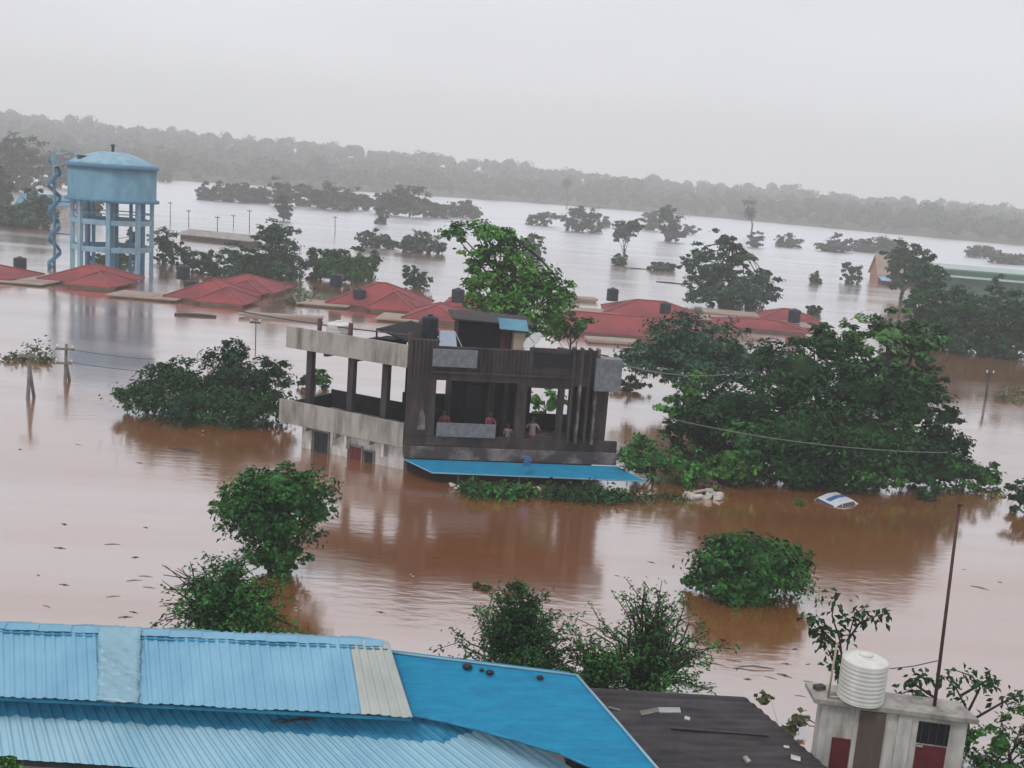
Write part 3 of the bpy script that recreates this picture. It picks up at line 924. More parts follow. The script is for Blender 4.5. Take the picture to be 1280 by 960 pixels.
# ---- people
def person(loc, rz, label, top_m, leg_m, seated=False, arm=0, hairlong=False, s=1.0):
    root = empty('person', loc, label, 'person', rz=rz)
    hip = .92
    bm_v, bm_e, bm_r = [], [], []
    def V(p, r, par=None):
        bm_v.append(p); bm_r.append(r)
        if par is not None: bm_e.append((par, len(bm_v) - 1))
        return len(bm_v) - 1
    z0 = 0.0 if not seated else -.46
    pel = V((0, 0, hip + z0), (.15, .115))
    wst = V((0, 0, 1.08 + z0), (.135, .10), pel)
    ch = V((0, .01, 1.27 + z0), (.165, .115), wst)
    sh = V((0, 0, 1.40 + z0), (.13, .09), ch)
    nk = V((0, -.01, 1.50 + z0), (.052, .055), sh)
    jaw = V((0, -.03, 1.57 + z0), (.062, .075), nk)
    hd = V((0, -.015, 1.65 + z0), (.078, .095), jaw)
    V((0, -.01, 1.715 + z0), (.055, .065), hd)
    V((0, -.115, 1.61 + z0), (.012, .014), jaw)      # nose
    for sx in (-1, 1):
        a = V((sx * .19, 0, 1.38 + z0), (.058, .058), sh)
        if arm == 1:   # elbows on the ledge in front
            e = V((sx * .26, -.16, 1.12 + z0), (.042, .042), a); h = V((sx * .12, -.36, 1.10 + z0), (.028, .03), e)
            hd_ = V((sx * .07, -.42, 1.10 + z0), (.036, .018), h); fd = Vector((-sx * .5, -.85, -.1))
        elif arm == 2:  # hands on hips
            e = V((sx * .36, .06, 1.14 + z0), (.042, .042), a); h = V((sx * .2, -.06, .98 + z0), (.028, .03), e)
            hd_ = V((sx * .15, -.10, .96 + z0), (.034, .02), h); fd = Vector((-sx * .5, -.6, -.5))
        else:
            e = V((sx * .235, .02, 1.10 + z0), (.042, .042), a); h = V((sx * .24, -.04, .86 + z0), (.028, .03), e)
            hd_ = V((sx * .24, -.06, .78 + z0), (.02, .038), h); fd = Vector((0, -.15, -1))
        fd.normalize(); sd = fd.cross(Vector((0, 0, 1)) if abs(fd.z) < .8 else Vector((1, 0, 0))).normalized()
        b = Vector(bm_v[hd_])
        for q in range(4):
            o_ = sd * (q - 1.5) * .019
            L_ = (.052, .062, .058, .045)[q]
            k1 = V(tuple(b + o_ + fd * .035), (.009, .009), hd_)
            k2 = V(tuple(b + o_ * 1.15 + fd * (.035 + L_ * .55) + Vector((0, 0, -.006))), (.0085, .0085), k1)
            V(tuple(b + o_ * 1.15 + fd * (.035 + L_) + Vector((0, 0, -.02))), (.007, .007), k2)
        k1 = V(tuple(b + sd * .035 * sx + fd * .005), (.011, .011), hd_)
        V(tuple(b + sd * .052 * sx + fd * .035), (.009, .009), k1)
        l = V((sx * .10, 0, .86 + z0), (.095, .10), pel)
        if seated:
            kn = V((sx * .13, -.42, .50), (.062, .065), l); an = V((sx * .13, -.40, .10), (.04, .045), kn)
        else:
            kn = V((sx * .11, -.01, .48), (.062, .065), l); an = V((sx * .11, .02, .09), (.04, .045), kn)
        ax = bm_v[an]
        he = V((ax[0], ax[1] + .02, .045), (.04, .04), an); V((ax[0], ax[1] - .15, .035), (.04, .028), he)
    me = bpy.data.meshes.new('body'); me.from_pydata([tuple(Vector(v) * s) for v in bm_v], bm_e, [])
    ob = bpy.data.objects.new('body', me); C.objects.link(ob); ob.parent = root
    sk = ob.modifiers.new('skin', 'SKIN'); sk.use_smooth_shade = True
    for i, d in enumerate(me.skin_vertices[0].data):
        d.radius = (bm_r[i][0] * s, bm_r[i][1] * s); d.use_root = (i == 0)
    sub = ob.modifiers.new('sub', 'SUBSURF'); sub.levels = 1; sub.render_levels = 1
    dg = bpy.context.evaluated_depsgraph_get()
    nm = bpy.data.meshes.new_from_object(ob.evaluated_get(dg))
    ob.modifiers.clear(); ob.data = nm
    nm.materials.clear()
    for k_ in ('skin', top_m, leg_m): nm.materials.append(M[k_])
    for p_ in nm.polygons:
        c_ = p_.center / s; z = c_.z - z0
        p_.use_smooth = True
        if seated and (c_.z < .47 or (c_.y < -.12 and c_.z < .62)): mi = 2 if c_.z > .12 else 0
        elif z < .96: mi = 2 if (z > .12 and abs(c_.x) < .2) else 0
        elif z < 1.455: mi = 1 if (abs(c_.x) < .27 and c_.y > -.19) else 0
        else: mi = 0
        if arm != 1 and .2 < abs(c_.x) and z < 1.16: mi = 0
        p_.material_index = mi
    # hair cap, eyes, mouth
    mb = MB(); vs, fs = [], []
    for i in range(7):
        ph = -.35 + i * .32
        for j in range(12):
            t = 2 * pi * j / 12; fr = max(0, -sin(t))
            p2 = max(ph, .35) if fr > .45 else (max(ph, -.9) if hairlong else ph)
            vs.append((.088 * cos(p2) * cos(t), .012 + .108 * cos(p2) * sin(t), 1.655 + z0 + .105 * sin(p2) - (.16 if hairlong and i == 0 and fr < .3 else 0)))
    vs = [tuple(Vector(v) * s) for v in vs]
    for i in range(6):
        for j in range(12): fs.append((i * 12 + j, i * 12 + (j + 1) % 12, (i + 1) * 12 + (j + 1) % 12, (i + 1) * 12 + j))
    mb.add(vs, fs, True); mb.build('hair', 'hair', root)
    for sx in (-1, 1): MB().lathe(tuple(Vector((sx * .033, -.098, 1.645 + z0)) * s), [(.004, -.008), (.011, 0), (.004, .008)], 8).build('eye', 'void', root)
    MB().box(tuple(Vector((0, -.107, 1.568 + z0)) * s), (.045, .008, .01)).build('mouth', 'cloth_red', root)
    return root
zf = z_low + .85
zf = zF - 0.5
a = fp(556, 520, .55)[0]; q = bpnt(a, .62, zf - .05)
person(tuple(q), TH, 'person in an orange red top looking out at the left end of the verandah ledge', 'cloth_orange', 'cloth_dark', arm=1, hairlong=True, s=.86)
a = fp(613, 520, .62)[0]; q = bpnt(a, .62, zf - .05)
person(tuple(q), TH + .25, 'person in a pink top leaning on the ledge beside the grey tiled panel', 'cloth_pink', 'cloth_dark', arm=1, s=.86)
a = fp(637, 520, .5)[0]; q = bpnt(a, .55, zf - .35)
person(tuple(q), TH - .3, 'small person in a white top between the ledge and the pillar', 'cloth_white', 'cloth_red', s=.78)
a = fp(667, 520, .45)[0]; q = bpnt(a, .48, zf - .38)
person(tuple(q), TH + 2.9, 'person in a white and pink shirt seen from behind right of the pillar', 'cloth_white', 'cloth_red', arm=2, s=1.0)

# ------------------------------------------------------------------ blue water tower
T0 = wp(139, 344, 0.0); TX, TY = T0.x, T0.y + 4
T0 = atY(140, 342, TY); TX = T0.x
kk = (TY * cos(PITCH) + 2) / FPX
tw = empty('water_tower', (TX, TY, 0), 'tall blue concrete water tower with domed tank on columns in the flood', 'water tower')
O = (TX, TY, 0)
ZB = 6.95; ZT = 10.75; TR = 51.8 * kk
prof = [(TR * .55, ZB - .1), (TR * 1.0, ZB), (TR * 1.02, ZB + .02), (TR * 1.02, ZB + .35), (TR, ZB + .36), (TR, ZT - .5), (TR * 1.035, ZT - .49), (TR * 1.035, ZT - .1)]
MB().lathe((TX, TY, 0), prof[:6], 48).build('tank', 'tower_blue', tw, O)
MB().lathe((TX, TY, 0), [(TR * 1.0, ZB + .0), (TR * 1.07, ZB + .02), (TR * 1.07, ZB + .28), (TR * 1.0, ZB + .3)], 48).build('base_ring', 'tower_deep', tw, O)
MB().lathe((TX, TY, 0), [(TR, ZT - .55), (TR * 1.05, ZT - .53), (TR * 1.05, ZT - .2), (TR, ZT - .18)], 48).build('rim', 'tower_deep', tw, O)
dome = [(TR * a_, ZT - .22 + b_) for a_, b_ in ((1.0, 0), (.93, .22), (.80, .52), (.64, .82), (.46, 1.08), (.25, 1.24), (.04, 1.28))]
MB().lathe((TX, TY, 0), dome, 48).build('dome', 'tower_pale', tw, O)
MB().lathe((TX, TY, 0), [(.14, ZT + .95), (.14, ZT + 1.6), (.26, ZT + 1.62), (.24, ZT + 1.72), (.05, ZT + 1.82)], 12).build('vent', 'metal_dark', tw, O)
mb = MB()
h0 = Vector((TX - TR * .50, TY - TR * .60, ZT + .05)); mb.box(h0 + Vector((0, 0, .28)), (.7, .7, .4), .7); mb.build('hatch', 'void', tw, O)
cols = []
for i in range(8):
    a = 2 * pi * (i + .32) / 8
    cols.append((TX + TR * .9 * cos(a), TY + TR * .9 * sin(a)))
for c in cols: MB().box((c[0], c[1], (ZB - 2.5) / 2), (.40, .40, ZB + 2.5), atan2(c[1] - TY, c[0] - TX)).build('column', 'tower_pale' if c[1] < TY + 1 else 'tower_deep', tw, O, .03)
MB().tube([(TX, TY, -2.5), (TX, TY, ZB)], .22, 14).build('inlet_pipe', 'metal_grey', tw, O)
for i in range(4):
    a = 2 * pi * (i + .2) / 4
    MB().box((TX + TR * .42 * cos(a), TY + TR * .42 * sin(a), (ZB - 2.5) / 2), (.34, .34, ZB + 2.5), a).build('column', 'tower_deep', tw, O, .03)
for zz in (2.35, 5.0):
    for i in range(8):
        a, b = Vector((*cols[i], zz)), Vector((*cols[(i + 1) % 8], zz))
        d = b - a
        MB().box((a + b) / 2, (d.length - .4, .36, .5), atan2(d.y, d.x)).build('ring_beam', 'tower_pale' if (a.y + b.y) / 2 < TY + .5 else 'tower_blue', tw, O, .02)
for zz in (5.85,):
    mb = MB()
    for i in range(8):
        a, b = Vector((*cols[i], zz)), Vector((*cols[(i + 1) % 8], zz)); d = b - a
        mb.box((a + b) / 2, (d.length, .1, .1), atan2(d.y, d.x))
    mb.build('brace_rail', 'tower_blue', tw, O)
# spiral stair
SX = atY(68, 340, TY - 1).x; SY = TY - 1.0
st = MB().tube([(SX, SY, -2.5), (SX, SY, 11.2)], .14, 10).build('stair_pole', 'tower_blue', tw, O)
mb = MB(); rail = []
n = 74
for i in range(n):
    a = i * .36 + 2.2; z = -.4 + i * .15
    c = Vector((SX + .36 * cos(a), SY + .36 * sin(a), z))
    mb.box(c, (.60, .24, .05), a)
    rail.append((SX + .66 * cos(a), SY + .66 * sin(a), z + .30))
mb.build('stair_treads', 'tower_blue', tw, O)
mb = MB(); V_ = []; F_ = []
for i, p in enumerate(rail[::4]):
    V_ += [(p[0], p[1], p[2] - .34), (p[0], p[1], p[2] + .12)]
    if i: F_.append((2 * i - 2, 2 * i, 2 * i + 1, 2 * i - 1))
mb.add(V_, F_, True); o = mb.build('stair_rail', 'tower_deep', tw, O); so = o.modifiers.new('s', 'SOLIDIFY'); so.thickness = .05
mb = MB(); mb.slab([(SX, SY - .5, 10.0), (TX - TR * .7, SY - .6, 10.75), (TX - TR * .7, SY + .6, 10.75), (SX, SY + .5, 10.0)], .1)
mb.tube([(SX, SY - .5, 11.0), (TX - TR * .7, SY - .6, 11.7)], .05, 5); mb.tube([(SX, SY - .5, 10), (SX, SY - .5, 11)], .05, 5); mb.tube([(TX - TR * .7, SY - .6, 10.7), (TX - TR * .7, SY - .6, 11.7)], .05, 5)
mb.build('walkway', 'tower_pale', tw, O)
mb = MB()
for z in (3.4, 6.6): mb.tube([(SX, SY, z), (TX - TR * .85, SY + .3, z)], .07, 5)
mb.build('stair_tie', 'tower_blue', tw, O)

# ------------------------------------------------------------------ red roofed houses
def red_house(label, px, py, wpx, dep, h, rz=-0.06, wing=None, slab=None, eave=0.32, hipf=0.95, group='drowned red roofed houses'):
    """px,py: middle of the near eave; wpx: width in the picture; wing: (offset fraction, width m, reach m)"""
    c = wp(px, py, eave)
    k = (c.y * cos(PITCH) + 2) / FPX
    Wd = wpx * k; h *= .72
    root = empty('red_roof_house', (c.x, c.y, 0), label, 'house', group, rz=rz)
    def hip(mb, x0, x1, y0, y1, z, h_, over=.5, gable=None):
        r = (y1 - y0) / 2 * hipf
        if x1 - x0 >= y1 - y0:
            a, b = (x0 + r, (y0 + y1) / 2, z + h_), (x1 - r, (y0 + y1) / 2, z + h_)
        else:
            r = (x1 - x0) / 2 * hipf
            a, b = ((x0 + x1) / 2, y0 + r, z + h_), ((x0 + x1) / 2, y1 - r, z + h_)
        v = [(x0, y0, z), (x1, y0, z), (x1, y1, z), (x0, y1, z), a, b]
        v2 = [(p[0], p[1], p[2] - .08) for p in v[:4]]
        if x1 - x0 >= y1 - y0:
            f = [(0, 1, 5, 4), (1, 2, 5), (2, 3, 4, 5), (3, 0, 4)]
        else:
            f = [(0, 1, 4), (1, 2, 5, 4), (2, 3, 5), (3, 0, 4, 5)]
        f += [(0, 6, 7, 1), (1, 7, 8, 2), (2, 8, 9, 3), (3, 9, 6, 0), (9, 8, 7, 6)]
        mb.add(v + v2, f)
        return [(v[0], a), (v[3], a), (v[1], b if x1 - x0 >= y1 - y0 else a), (v[2], b), (a, b)] if x1 - x0 >= y1 - y0 else [(v[0], a), (v[1], a), (v[2], b), (v[3], b), (a, b)]
    mb = MB(); lines = hip(mb, -Wd / 2, Wd / 2, 0, dep, eave, h)
    roof = mb.build('roof', 'red_roof', root)
    if wing:
        f, ww, rr = wing
        xm = Wd * f
        mb = MB(); lines += hip(mb, xm - ww / 2, xm + ww / 2, -rr, dep * .5, eave - .02, h * .80)
        mb.build('wing_roof', 'red_roof', root)
    mb = MB()
    for a, b in lines: mb.tube([Vector(a) + Vector((0, 0, .03)), Vector(b) + Vector((0, 0, .03))], .07, 5)
    mb.build('ridge_tiles', 'red_ridge', roof)
    mb = MB(); mb.box((0, dep / 2, (eave - .09 - 2.6) / 2), (Wd - 1.0, dep - 1.0, eave - .09 + 2.6))
    if wing: mb.box((xm, -rr / 2 + .3, (eave - .15 - 2.6) / 2), (ww - .9, rr - .4, eave - .15 + 2.6))
    mb.build('wall', 'wall_cream', root)
    for sl in (slab or []):
        x0, x1, y0, y1, z = sl
        mb = MB(); z -= .14; mb.box(((x0 + x1) / 2, (y0 + y1) / 2, z), (x1 - x0, y1 - y0, .12)); mb.box(((x0 + x1) / 2, (y0 + y1) / 2, (z - 2.7) / 2), ((x1 - x0) * .8, (y1 - y0) * .8, z + 2.5))
        mb.build('porch_slab', 'slab_pink', root, bevel=.02)
    return root, Vector((c.x, c.y, 0)), k
def roof_tank(x, y, z, label, r=.62, h=1.35, m='tank_black'):
    p = wp(x, y, z)
    return barrel_tank((p.x, p.y, z), r, h, m, label, 'black tanks on the drowned houses', ribs=6)
red_house('red hip roofed house drowned to the eaves below the blue tower', 92, 352, 96, 7.5, 1.75, wing=(.30, 4.4, 1.6), slab=[(-7.5, -1.2, -1.3, 4.0, .36)])
red_house('drowned red roof cut by the left edge with a long flat porch', -30, 346, 90, 6, 1.2, slab=[(1, 6.2, -.6, 3, .30)])
red_house('red hip roof with black tank standing before its slope', 250, 374, 96, 7, 1.9, wing=(.30, 4.4, 1.0), slab=[(-7.6, -1.6, -1.2, 2.5, .34)])
red_house('paler red hip roof with twin ridges in front of the dark green trees', 293, 363, 98, 7, 1.6, wing=(.12, 4.2, 1.2))
red_house('red hip roof with raised pointed gable in the middle of the row', 466, 383, 122, 8, 2.35, wing=(.20, 4.4, 1.2), slab=[(-6.5, -2.0, -1.1, 2.0, .34)])
red_house('low red roof mostly hidden behind the black roof tank', 540, 400, 78, 7, 1.3, slab=[(-4.5, -1.0, -1, 3, .33)])
red_house('small red roof peeping out between the bright tree and the black tank', 590, 384, 80, 6, 1.2)
red_house('large dark red roof in front of the flat slabs right of the bright tree', 772, 418, 165, 9, 1.5, rz=-.03, hipf=.35)
red_house('long red roof with a pale ridge behind the large dark red one', 815, 396, 125, 7, 1.6, rz=-.05, slab=[(-8.5, -3, -.4, 2.8, .45)])
red_house('narrow red roof strip before the round dark green trees', 955, 412, 120, 6, .8, rz=-.05, slab=[(-6.5, 5.5, 4.5, 8.8, .42)])
red_house('rightmost red hip roof carrying a black tank beside the big tree', 990, 402, 80, 5.5, 1.3, rz=-.05)
def flat(label, x0, y0, x1, y1, dep, z=.34, m='slab_pink', t=.22):
    a, b = wp(x0, y0, z), wp(x1, y1, z)
    d = b - a; root = empty('flat_roof', (a.x, a.y, 0), label, 'flat roof', 'flat porch slabs among the drowned houses', rz=atan2(d.y, d.x))
    MB().box((d.length / 2, dep / 2, z - t / 2), (d.length, dep, t)).build('slab', m, root, bevel=.02)
    MB().box((d.length / 2, dep / 2, (z - t - 2.6) / 2), (d.length * .86, dep * .8, z - t + 2.6)).build('wall', 'wall_cream', root)
flat('long low brownish slab just above the water left of the concrete building', 298, 391, 404, 397, 1.0, .35)
flat('short pink slab above the water between two red roofs', 150, 368, 190, 371, 2.0, .3)
flat('wide pale slab between the large red roof and the round trees', 880, 390, 950, 396, 4.0, .5)
flat('thin pink slab right behind the bright tree', 716, 372, 748, 374, 2.0, .4)
flat('pale slab at the foot of the large dark red roof', 735, 424, 800, 428, 2.0, .3)
for x, y, z, lb in ((25, 338, .3, 'black tank on the flat slab at the left edge of the flood'), (229, 349, 1.3, 'black tank on a red ridge just right of the tower foot'), (238, 368, .35, 'black tank standing in front of a red roof near the tower foot'),
                 (420, 359, 1.2, 'black tank on the left end of the middle red roof'), (449, 378, .4, 'black tank in front of the middle red roof'),
                 (765, 376, 1.1, 'black tank on a pale slab behind the large dark red roof'), (831, 392, 1.6, 'small black tank on the ridge of the large dark red roof'), (992, 403, .9, 'black tank on the rightmost red roof'),
                 (572, 378, 1.0, 'black tank half hidden by the bright tree')):
    roof_tank(x, y, z, lb, r=.58 if x != 831 else .5, h=1.3 if x != 831 else 1.0)

# ------------------------------------------------------------------ far right: orange house, green warehouse; far left low roof
p = wp(1097, 354, 0); q = wp(1158, 362, 0); k = (p.y * cos(PITCH)) / FPX
root = empty('orange_house', (p.x, p.y, 0), 'small orange gabled house with a pale blue porch roof far out in the flood', 'house', rz=-.08)
Wd = 62 * k
mb = MB()
mb.add([(0, 0, -2), (Wd, 0, -2), (Wd, 6, -2), (0, 6, -2), (0, 0, 1.6), (Wd, 0, 1.6), (Wd, 6, 1.6), (0, 6, 1.6), (0, 3, 4.3), (Wd, 3, 4.3)],
       [(0, 1, 5, 4), (1, 2, 6, 9, 5), (2, 3, 7, 6), (3, 0, 4, 8, 7)])
mb.build('wall', 'orange_wall', root)
mb = MB(); mb.slab([(-.3, -.5, 1.3), (Wd + .3, -.5, 1.3), (Wd + .3, 3, 4.45), (-.3, 3, 4.45)], .1); mb.slab([(-.3, 6.5, 1.3), (Wd + .3, 6.5, 1.3), (Wd + .3, 3, 4.45), (-.3, 3, 4.45)], .1)
mb.build('roof', 'slab_pink', root)
mb = MB(); mb.slab([(-.2, -3.4, .75), (Wd * .75, -3.4, .75), (Wd * .75, -.3, 1.25), (-.2, -.3, 1.25)], .1); mb.build('porch_roof', 'tower_pale', root)
mb = MB(); mb.box((Wd * .35, -2.6, -.7), (Wd * .72, .3, 2.6)); mb.build('porch_wall', 'door_red', root)
a = atY(1180, 357, 150); b = atY(1300, 366, 140)
b.z = a.z = 0
d = b - a; L_ = 46
root = empty('warehouse', tuple(a), 'long green walled warehouse with a pale roof at the right edge', 'warehouse', rz=-.16)
MB().box((L_ / 2, 7, 1.2), (L_, 14, 6.4)).build('wall', 'green_wall', root)
mb = MB(); mb.slab([(-.5, -.8, 3.6), (L_, -.8, 3.6), (L_, 7, 4.9), (-.5, 7, 4.9)], .12); mb.slab([(-.5, 14.8, 3.6), (L_, 14.8, 3.6), (L_, 7, 4.9), (-.5, 7, 4.9)], .12); mb.build('roof', 'green_roof', root)
a = wp(1160, 372, .4)
root = empty('boundary_wall', (a.x, a.y, 0), 'low pink wall standing in the flood before the green warehouse', 'wall', rz=-.1)
MB().box((8, 0, -.4), (16, .25, 2.6)).build('panel', 'slab_pink', root); MB().box((8, 0, .93), (16.1, .35, .08)).build('coping', 'conc_light', root)
a = wp(1178, 368, .6)
root = empty('shed', (a.x, a.y, 0), 'small shed with pale blue roof between the trees and the warehouse', 'shed', rz=-.1)
mb = MB(); mb.slab([(-3, -2, 1.2), (3.4, -2, 1.2), (3.4, 2, 1.9), (-3, 2, 1.9)], .1); mb.build('roof', 'tower_pale', root); MB().box((0, 0, -.6), (5, 3, 3.4)).build('wall', 'wall_white', root)
# low long roof far left
a = wp(222, 298, 0); b = wp(318, 308, 0); d = b - a
root = empty('long_shed', tuple(a), 'long low pale roofed shed standing in the flood right of the tower', 'shed', rz=atan2(d.y, d.x))
mb = MB(); mb.slab([(0, -.6, .75), (d.length, -.6, .75), (d.length, 3, 1.35), (0, 3, 1.35)], .12); mb.build('roof', 'conc_light', root)
MB().box((d.length / 2, 1.3, -.9), (d.length - .8, 2.4, 3.0)).build('wall', 'door_brown', root)
for x, y, s_, lb in ((62, 262, 7, 'pale blue hut among the trees left of the tower'), (150, 212, 7, 'white house on the far shore just right of the tank')):
    a = wp(x, y + 14, 0); root = empty('hut', tuple(a), lb, 'house', rz=.1)
    MB().box((0, 0, .6), (s_, s_ * .7, 4.5)).build('wall', 'wall_white', root)
    mb = MB(); mb.slab([(-s_ * .6, -s_ * .5, 2.7), (s_ * .6, -s_ * .5, 2.7), (s_ * .6, 0, 4.2), (-s_ * .6, 0, 4.2)], .1); mb.slab([(-s_ * .6, s_ * .5, 2.7), (s_ * .6, s_ * .5, 2.7), (s_ * .6, 0, 4.2), (-s_ * .6, 0, 4.2)], .1); mb.build('roof', 'tower_blue' if x < 100 else 'green_roof', root)

# ------------------------------------------------------------------ near roofs
def sheet(mb, p00, p10, p01, p11, ribs, amp=.022, nv=6, profile='trap', cut=None, lift=0.0):
    """corrugated sheet; u runs p00->p10 (along the ridge), v down the slope; p01,p11 are the eave ends"""
    p00, p10, p01, p11 = map(Vector, (p00, p10, p01, p11))
    nn = (p10 - p00).cross(p00 - p01).normalized()
    if nn.z < 0: nn = -nn
    if profile == 'trap': us = [(0, 0), (.45, 0), (.62, 1), (.80, 1), (.97, 0)]
    else: us = [(i / 8, .5 - .5 * cos(2 * pi * i / 8)) for i in range(8)]
    cols = [(i + a, b) for i in range(ribs) for a, b in us] + [(ribs, 0)]
    n = len(cols); vs = []
    for j in range(nv + 1):
        for (u, hgt) in cols:
            v = j / nv * (cut(u) if cut else 1)
            a, b = p00.lerp(p01, v), p10.lerp(p11, v)
            dz = lift + .012 * sin(u * .55 + v * 2.0) + .008 * sin(u * 1.7 + v * 5)
            vs.append(a.lerp(b, u / ribs) + nn * (hgt * amp + dz))
    fs = [(j * n + i, j * n + i + 1, (j + 1) * n + i + 1, (j + 1) * n + i) for j in range(nv) for i in range(n - 1)]
    mb.add(vs, fs, profile != 'trap')
def solid(o, t=.006):
    s_ = o.modifiers.new('thick', 'SOLIDIFY'); s_.thickness = t; s_.offset = -1
ZA0, ZA1 = 3.25, 2.62
rL, rR, eL, eR = wp(-60, 778, ZA0), wp(486, 803, ZA0), wp(-60, 868, ZA1), wp(516, 897, ZA1)
def onA(x, y):
    nn = (rR - rL).cross(eL - rL).normalized()
    return onplane(x, y, rL, nn), (nn if nn.z > 0 else -nn)
hb = empty('blue_roof_house', ((rL.x + rR.x) / 2, rL.y - 1, 0), 'near house with pale blue corrugated roof and a grey sheet at its right end', 'house')
HO = tuple(hb.location)
tg = (438 + 60) / (486 + 60)
m_r, m_e = wp(437, 801, ZA0), wp(452, 893, ZA1)
mb = MB(); sheet(mb, rL, m_r, eL, m_e, 39); o = mb.build('upper_roof', 'sheet_light', hb, HO); solid(o)
mb = MB(); sheet(mb, m_r, rR, m_e, eR, 5); o = mb.build('grey_roof_sheet', 'sheet_grey', hb, HO); solid(o)
# rear slope of the same roof
back = Vector((0, 2.6, -1.1))
mb = MB(); sheet(mb, rL + Vector((0, .02, 0)), rR + Vector((0, .02, 0)), rL + back, rR + back + Vector((-.9, 0, 0)), 44, nv=2); o = mb.build('rear_roof', 'sheet_light', hb, HO); solid(o)
mb = MB()
n = 40
for i in range(n):
    a, b = rL.lerp(rR, i / n * .985), rL.lerp(rR, (i + 1) / n * .985)
    u_ = Vector((0, 0, .045 + .008 * sin(i * 2.1)))
    dd = Vector((.03, -.16, -.055))
    mb.slab([a + u_ + dd, b + u_ + dd, b + u_, a + u_], .004)
    mb.slab([a + u_, b + u_, b + u_ + Vector((0, .15, -.06)), a + u_ + Vector((0, .15, -.06))], .004)
mb.build('ridge_cap', 'sheet_light', hb, HO)
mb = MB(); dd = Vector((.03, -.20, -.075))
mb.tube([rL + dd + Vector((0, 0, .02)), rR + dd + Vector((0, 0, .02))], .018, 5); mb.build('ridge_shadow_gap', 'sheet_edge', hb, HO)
# loose plastic sheet
c0, nn = onA(124, 786); c1, _ = onA(177, 787); c2, _ = onA(174, 883); c3, _ = onA(122, 879)
mb = MB(); N_ = 28; vs = []
for j in range(N_ + 1):
    for i in range(9):
        p = c0.lerp(c1, i / 8).lerp(c3.lerp(c2, i / 8), j / N_)
        vs.append(p + nn * (.072 + .024 * sin(j * 2.1 + i * .9) + .014 * sin(i * 2.3 + j * 1.3) + .008 * sin(j * 4.4 - i)) + Vector((.012 * sin(j * 1.1), 0, 0)))
mb.add(vs, [(j * 9 + i, j * 9 + i + 1, (j + 1) * 9 + i + 1, (j + 1) * 9 + i) for j in range(N_) for i in range(8)], True)
o = mb.build('plastic_sheet', 'sheet_plastic', None, tuple(c0)); tag(o, 'crumpled pale plastic sheet lying over the upper corrugated roof', 'plastic sheet'); solid(o, .004)
# lower roof
ZB0, ZB1 = 2.40, 1.58
lL, lR, kL, kR = wp(-60, 862, ZB0), wp(520, 894, ZB0), wp(-60, 944, ZB1), wp(560, 972, ZB1)
ext = 1.0
mb = MB()
far0 = lL; nB = (lR - lL).cross(kL - lL).normalized()
lR2 = onplane(520, 893, lL, nB); 
lR3 = onplane(625, 900, lL, nB)
dn_ = (kL - lL)
k3 = onplane(775, 1000, lL, nB)
sheet(mb, lL, lR3, kL, k3, 52, amp=.024, nv=8)
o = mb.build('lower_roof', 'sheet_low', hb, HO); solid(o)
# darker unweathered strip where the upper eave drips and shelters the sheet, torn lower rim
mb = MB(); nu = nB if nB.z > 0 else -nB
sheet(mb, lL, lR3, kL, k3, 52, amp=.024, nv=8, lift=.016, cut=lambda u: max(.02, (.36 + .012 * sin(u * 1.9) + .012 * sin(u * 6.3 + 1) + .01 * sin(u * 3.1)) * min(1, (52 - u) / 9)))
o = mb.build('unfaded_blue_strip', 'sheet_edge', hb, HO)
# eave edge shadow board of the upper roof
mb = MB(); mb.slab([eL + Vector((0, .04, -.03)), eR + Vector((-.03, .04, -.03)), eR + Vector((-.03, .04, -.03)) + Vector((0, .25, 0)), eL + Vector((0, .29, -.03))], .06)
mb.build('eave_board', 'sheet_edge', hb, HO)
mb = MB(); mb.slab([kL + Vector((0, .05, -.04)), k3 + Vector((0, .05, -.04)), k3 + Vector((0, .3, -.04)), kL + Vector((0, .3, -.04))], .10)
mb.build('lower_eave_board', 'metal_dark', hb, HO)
mb = MB()
mb.prism([(eL.x, eL.y + .9), (eR.x - .1, eR.y + .9), (rR.x - .6, rR.y + 1.6), (rL.x, rL.y + 1.6)], -.8, ZB0 - .25)
mb.prism([(kL.x, kL.y + .5), (k3.x - 2.2, kR.y + .5), (eR.x + .3, eR.y + .1), (eL.x, eL.y + .3)], -.2, ZB1 - .30)
mb.build('wall', 'wall_white', hb, HO)
# twigs lying on the lower roof
for x, y, lb in ((345, 905, 'thin dry branch lying on the lower blue roof below the grey sheet'),):
    p = onplane(x, y, lL, nB) + nu * .06
    mb = MB()
    for k_ in range(4):
        a = p + Vector((random.uniform(-.1, .1), 0, .01)); b = a + Vector((random.uniform(.3, .7), random.uniform(-.05, .15), random.uniform(0, .06)))
        mb.tube([a, a.lerp(b, .5) + Vector((0, .04, .03)), b], .009, 4)
    tag(mb.build('dry_branch', 'metal_rust', None, tuple(p)), lb, 'branch')

# bright blue sheet roof to the right
q0, q1, q2 = wp(478, 815, 2.95), wp(721, 845, 2.95), wp(822, 962, 2.3)
nC = (q1 - q0).cross(q2 - q1).normalized()
if nC.z < 0: nC = -nC
def onC(x, y): return onplane(x, y, q0, nC)
hc = empty('bright_blue_roof_house', tuple(onC(650, 900)), 'near house under a smooth bright blue sheet roof between pale and dark roofs', 'house')
CO = tuple(hc.location)
poly = [onC(*c) for c in ((470, 814), (721, 845), (775, 907), (822, 962), (860, 1010), (780, 985), (745, 962), (700, 942), (650, 927), (600, 913), (560, 903), (530, 897), (505, 893))]
mb = MB(); mb.slab(poly, .03); o = mb.build('roof', 'sheet_cyan', hc, CO, .006)
mb = MB()
for i in range(4, len(poly) - 1): mb.tube([poly[i], poly[i + 1]], .026, 5)
mb.build('lower_edge', 'sheet_edge', hc, CO)
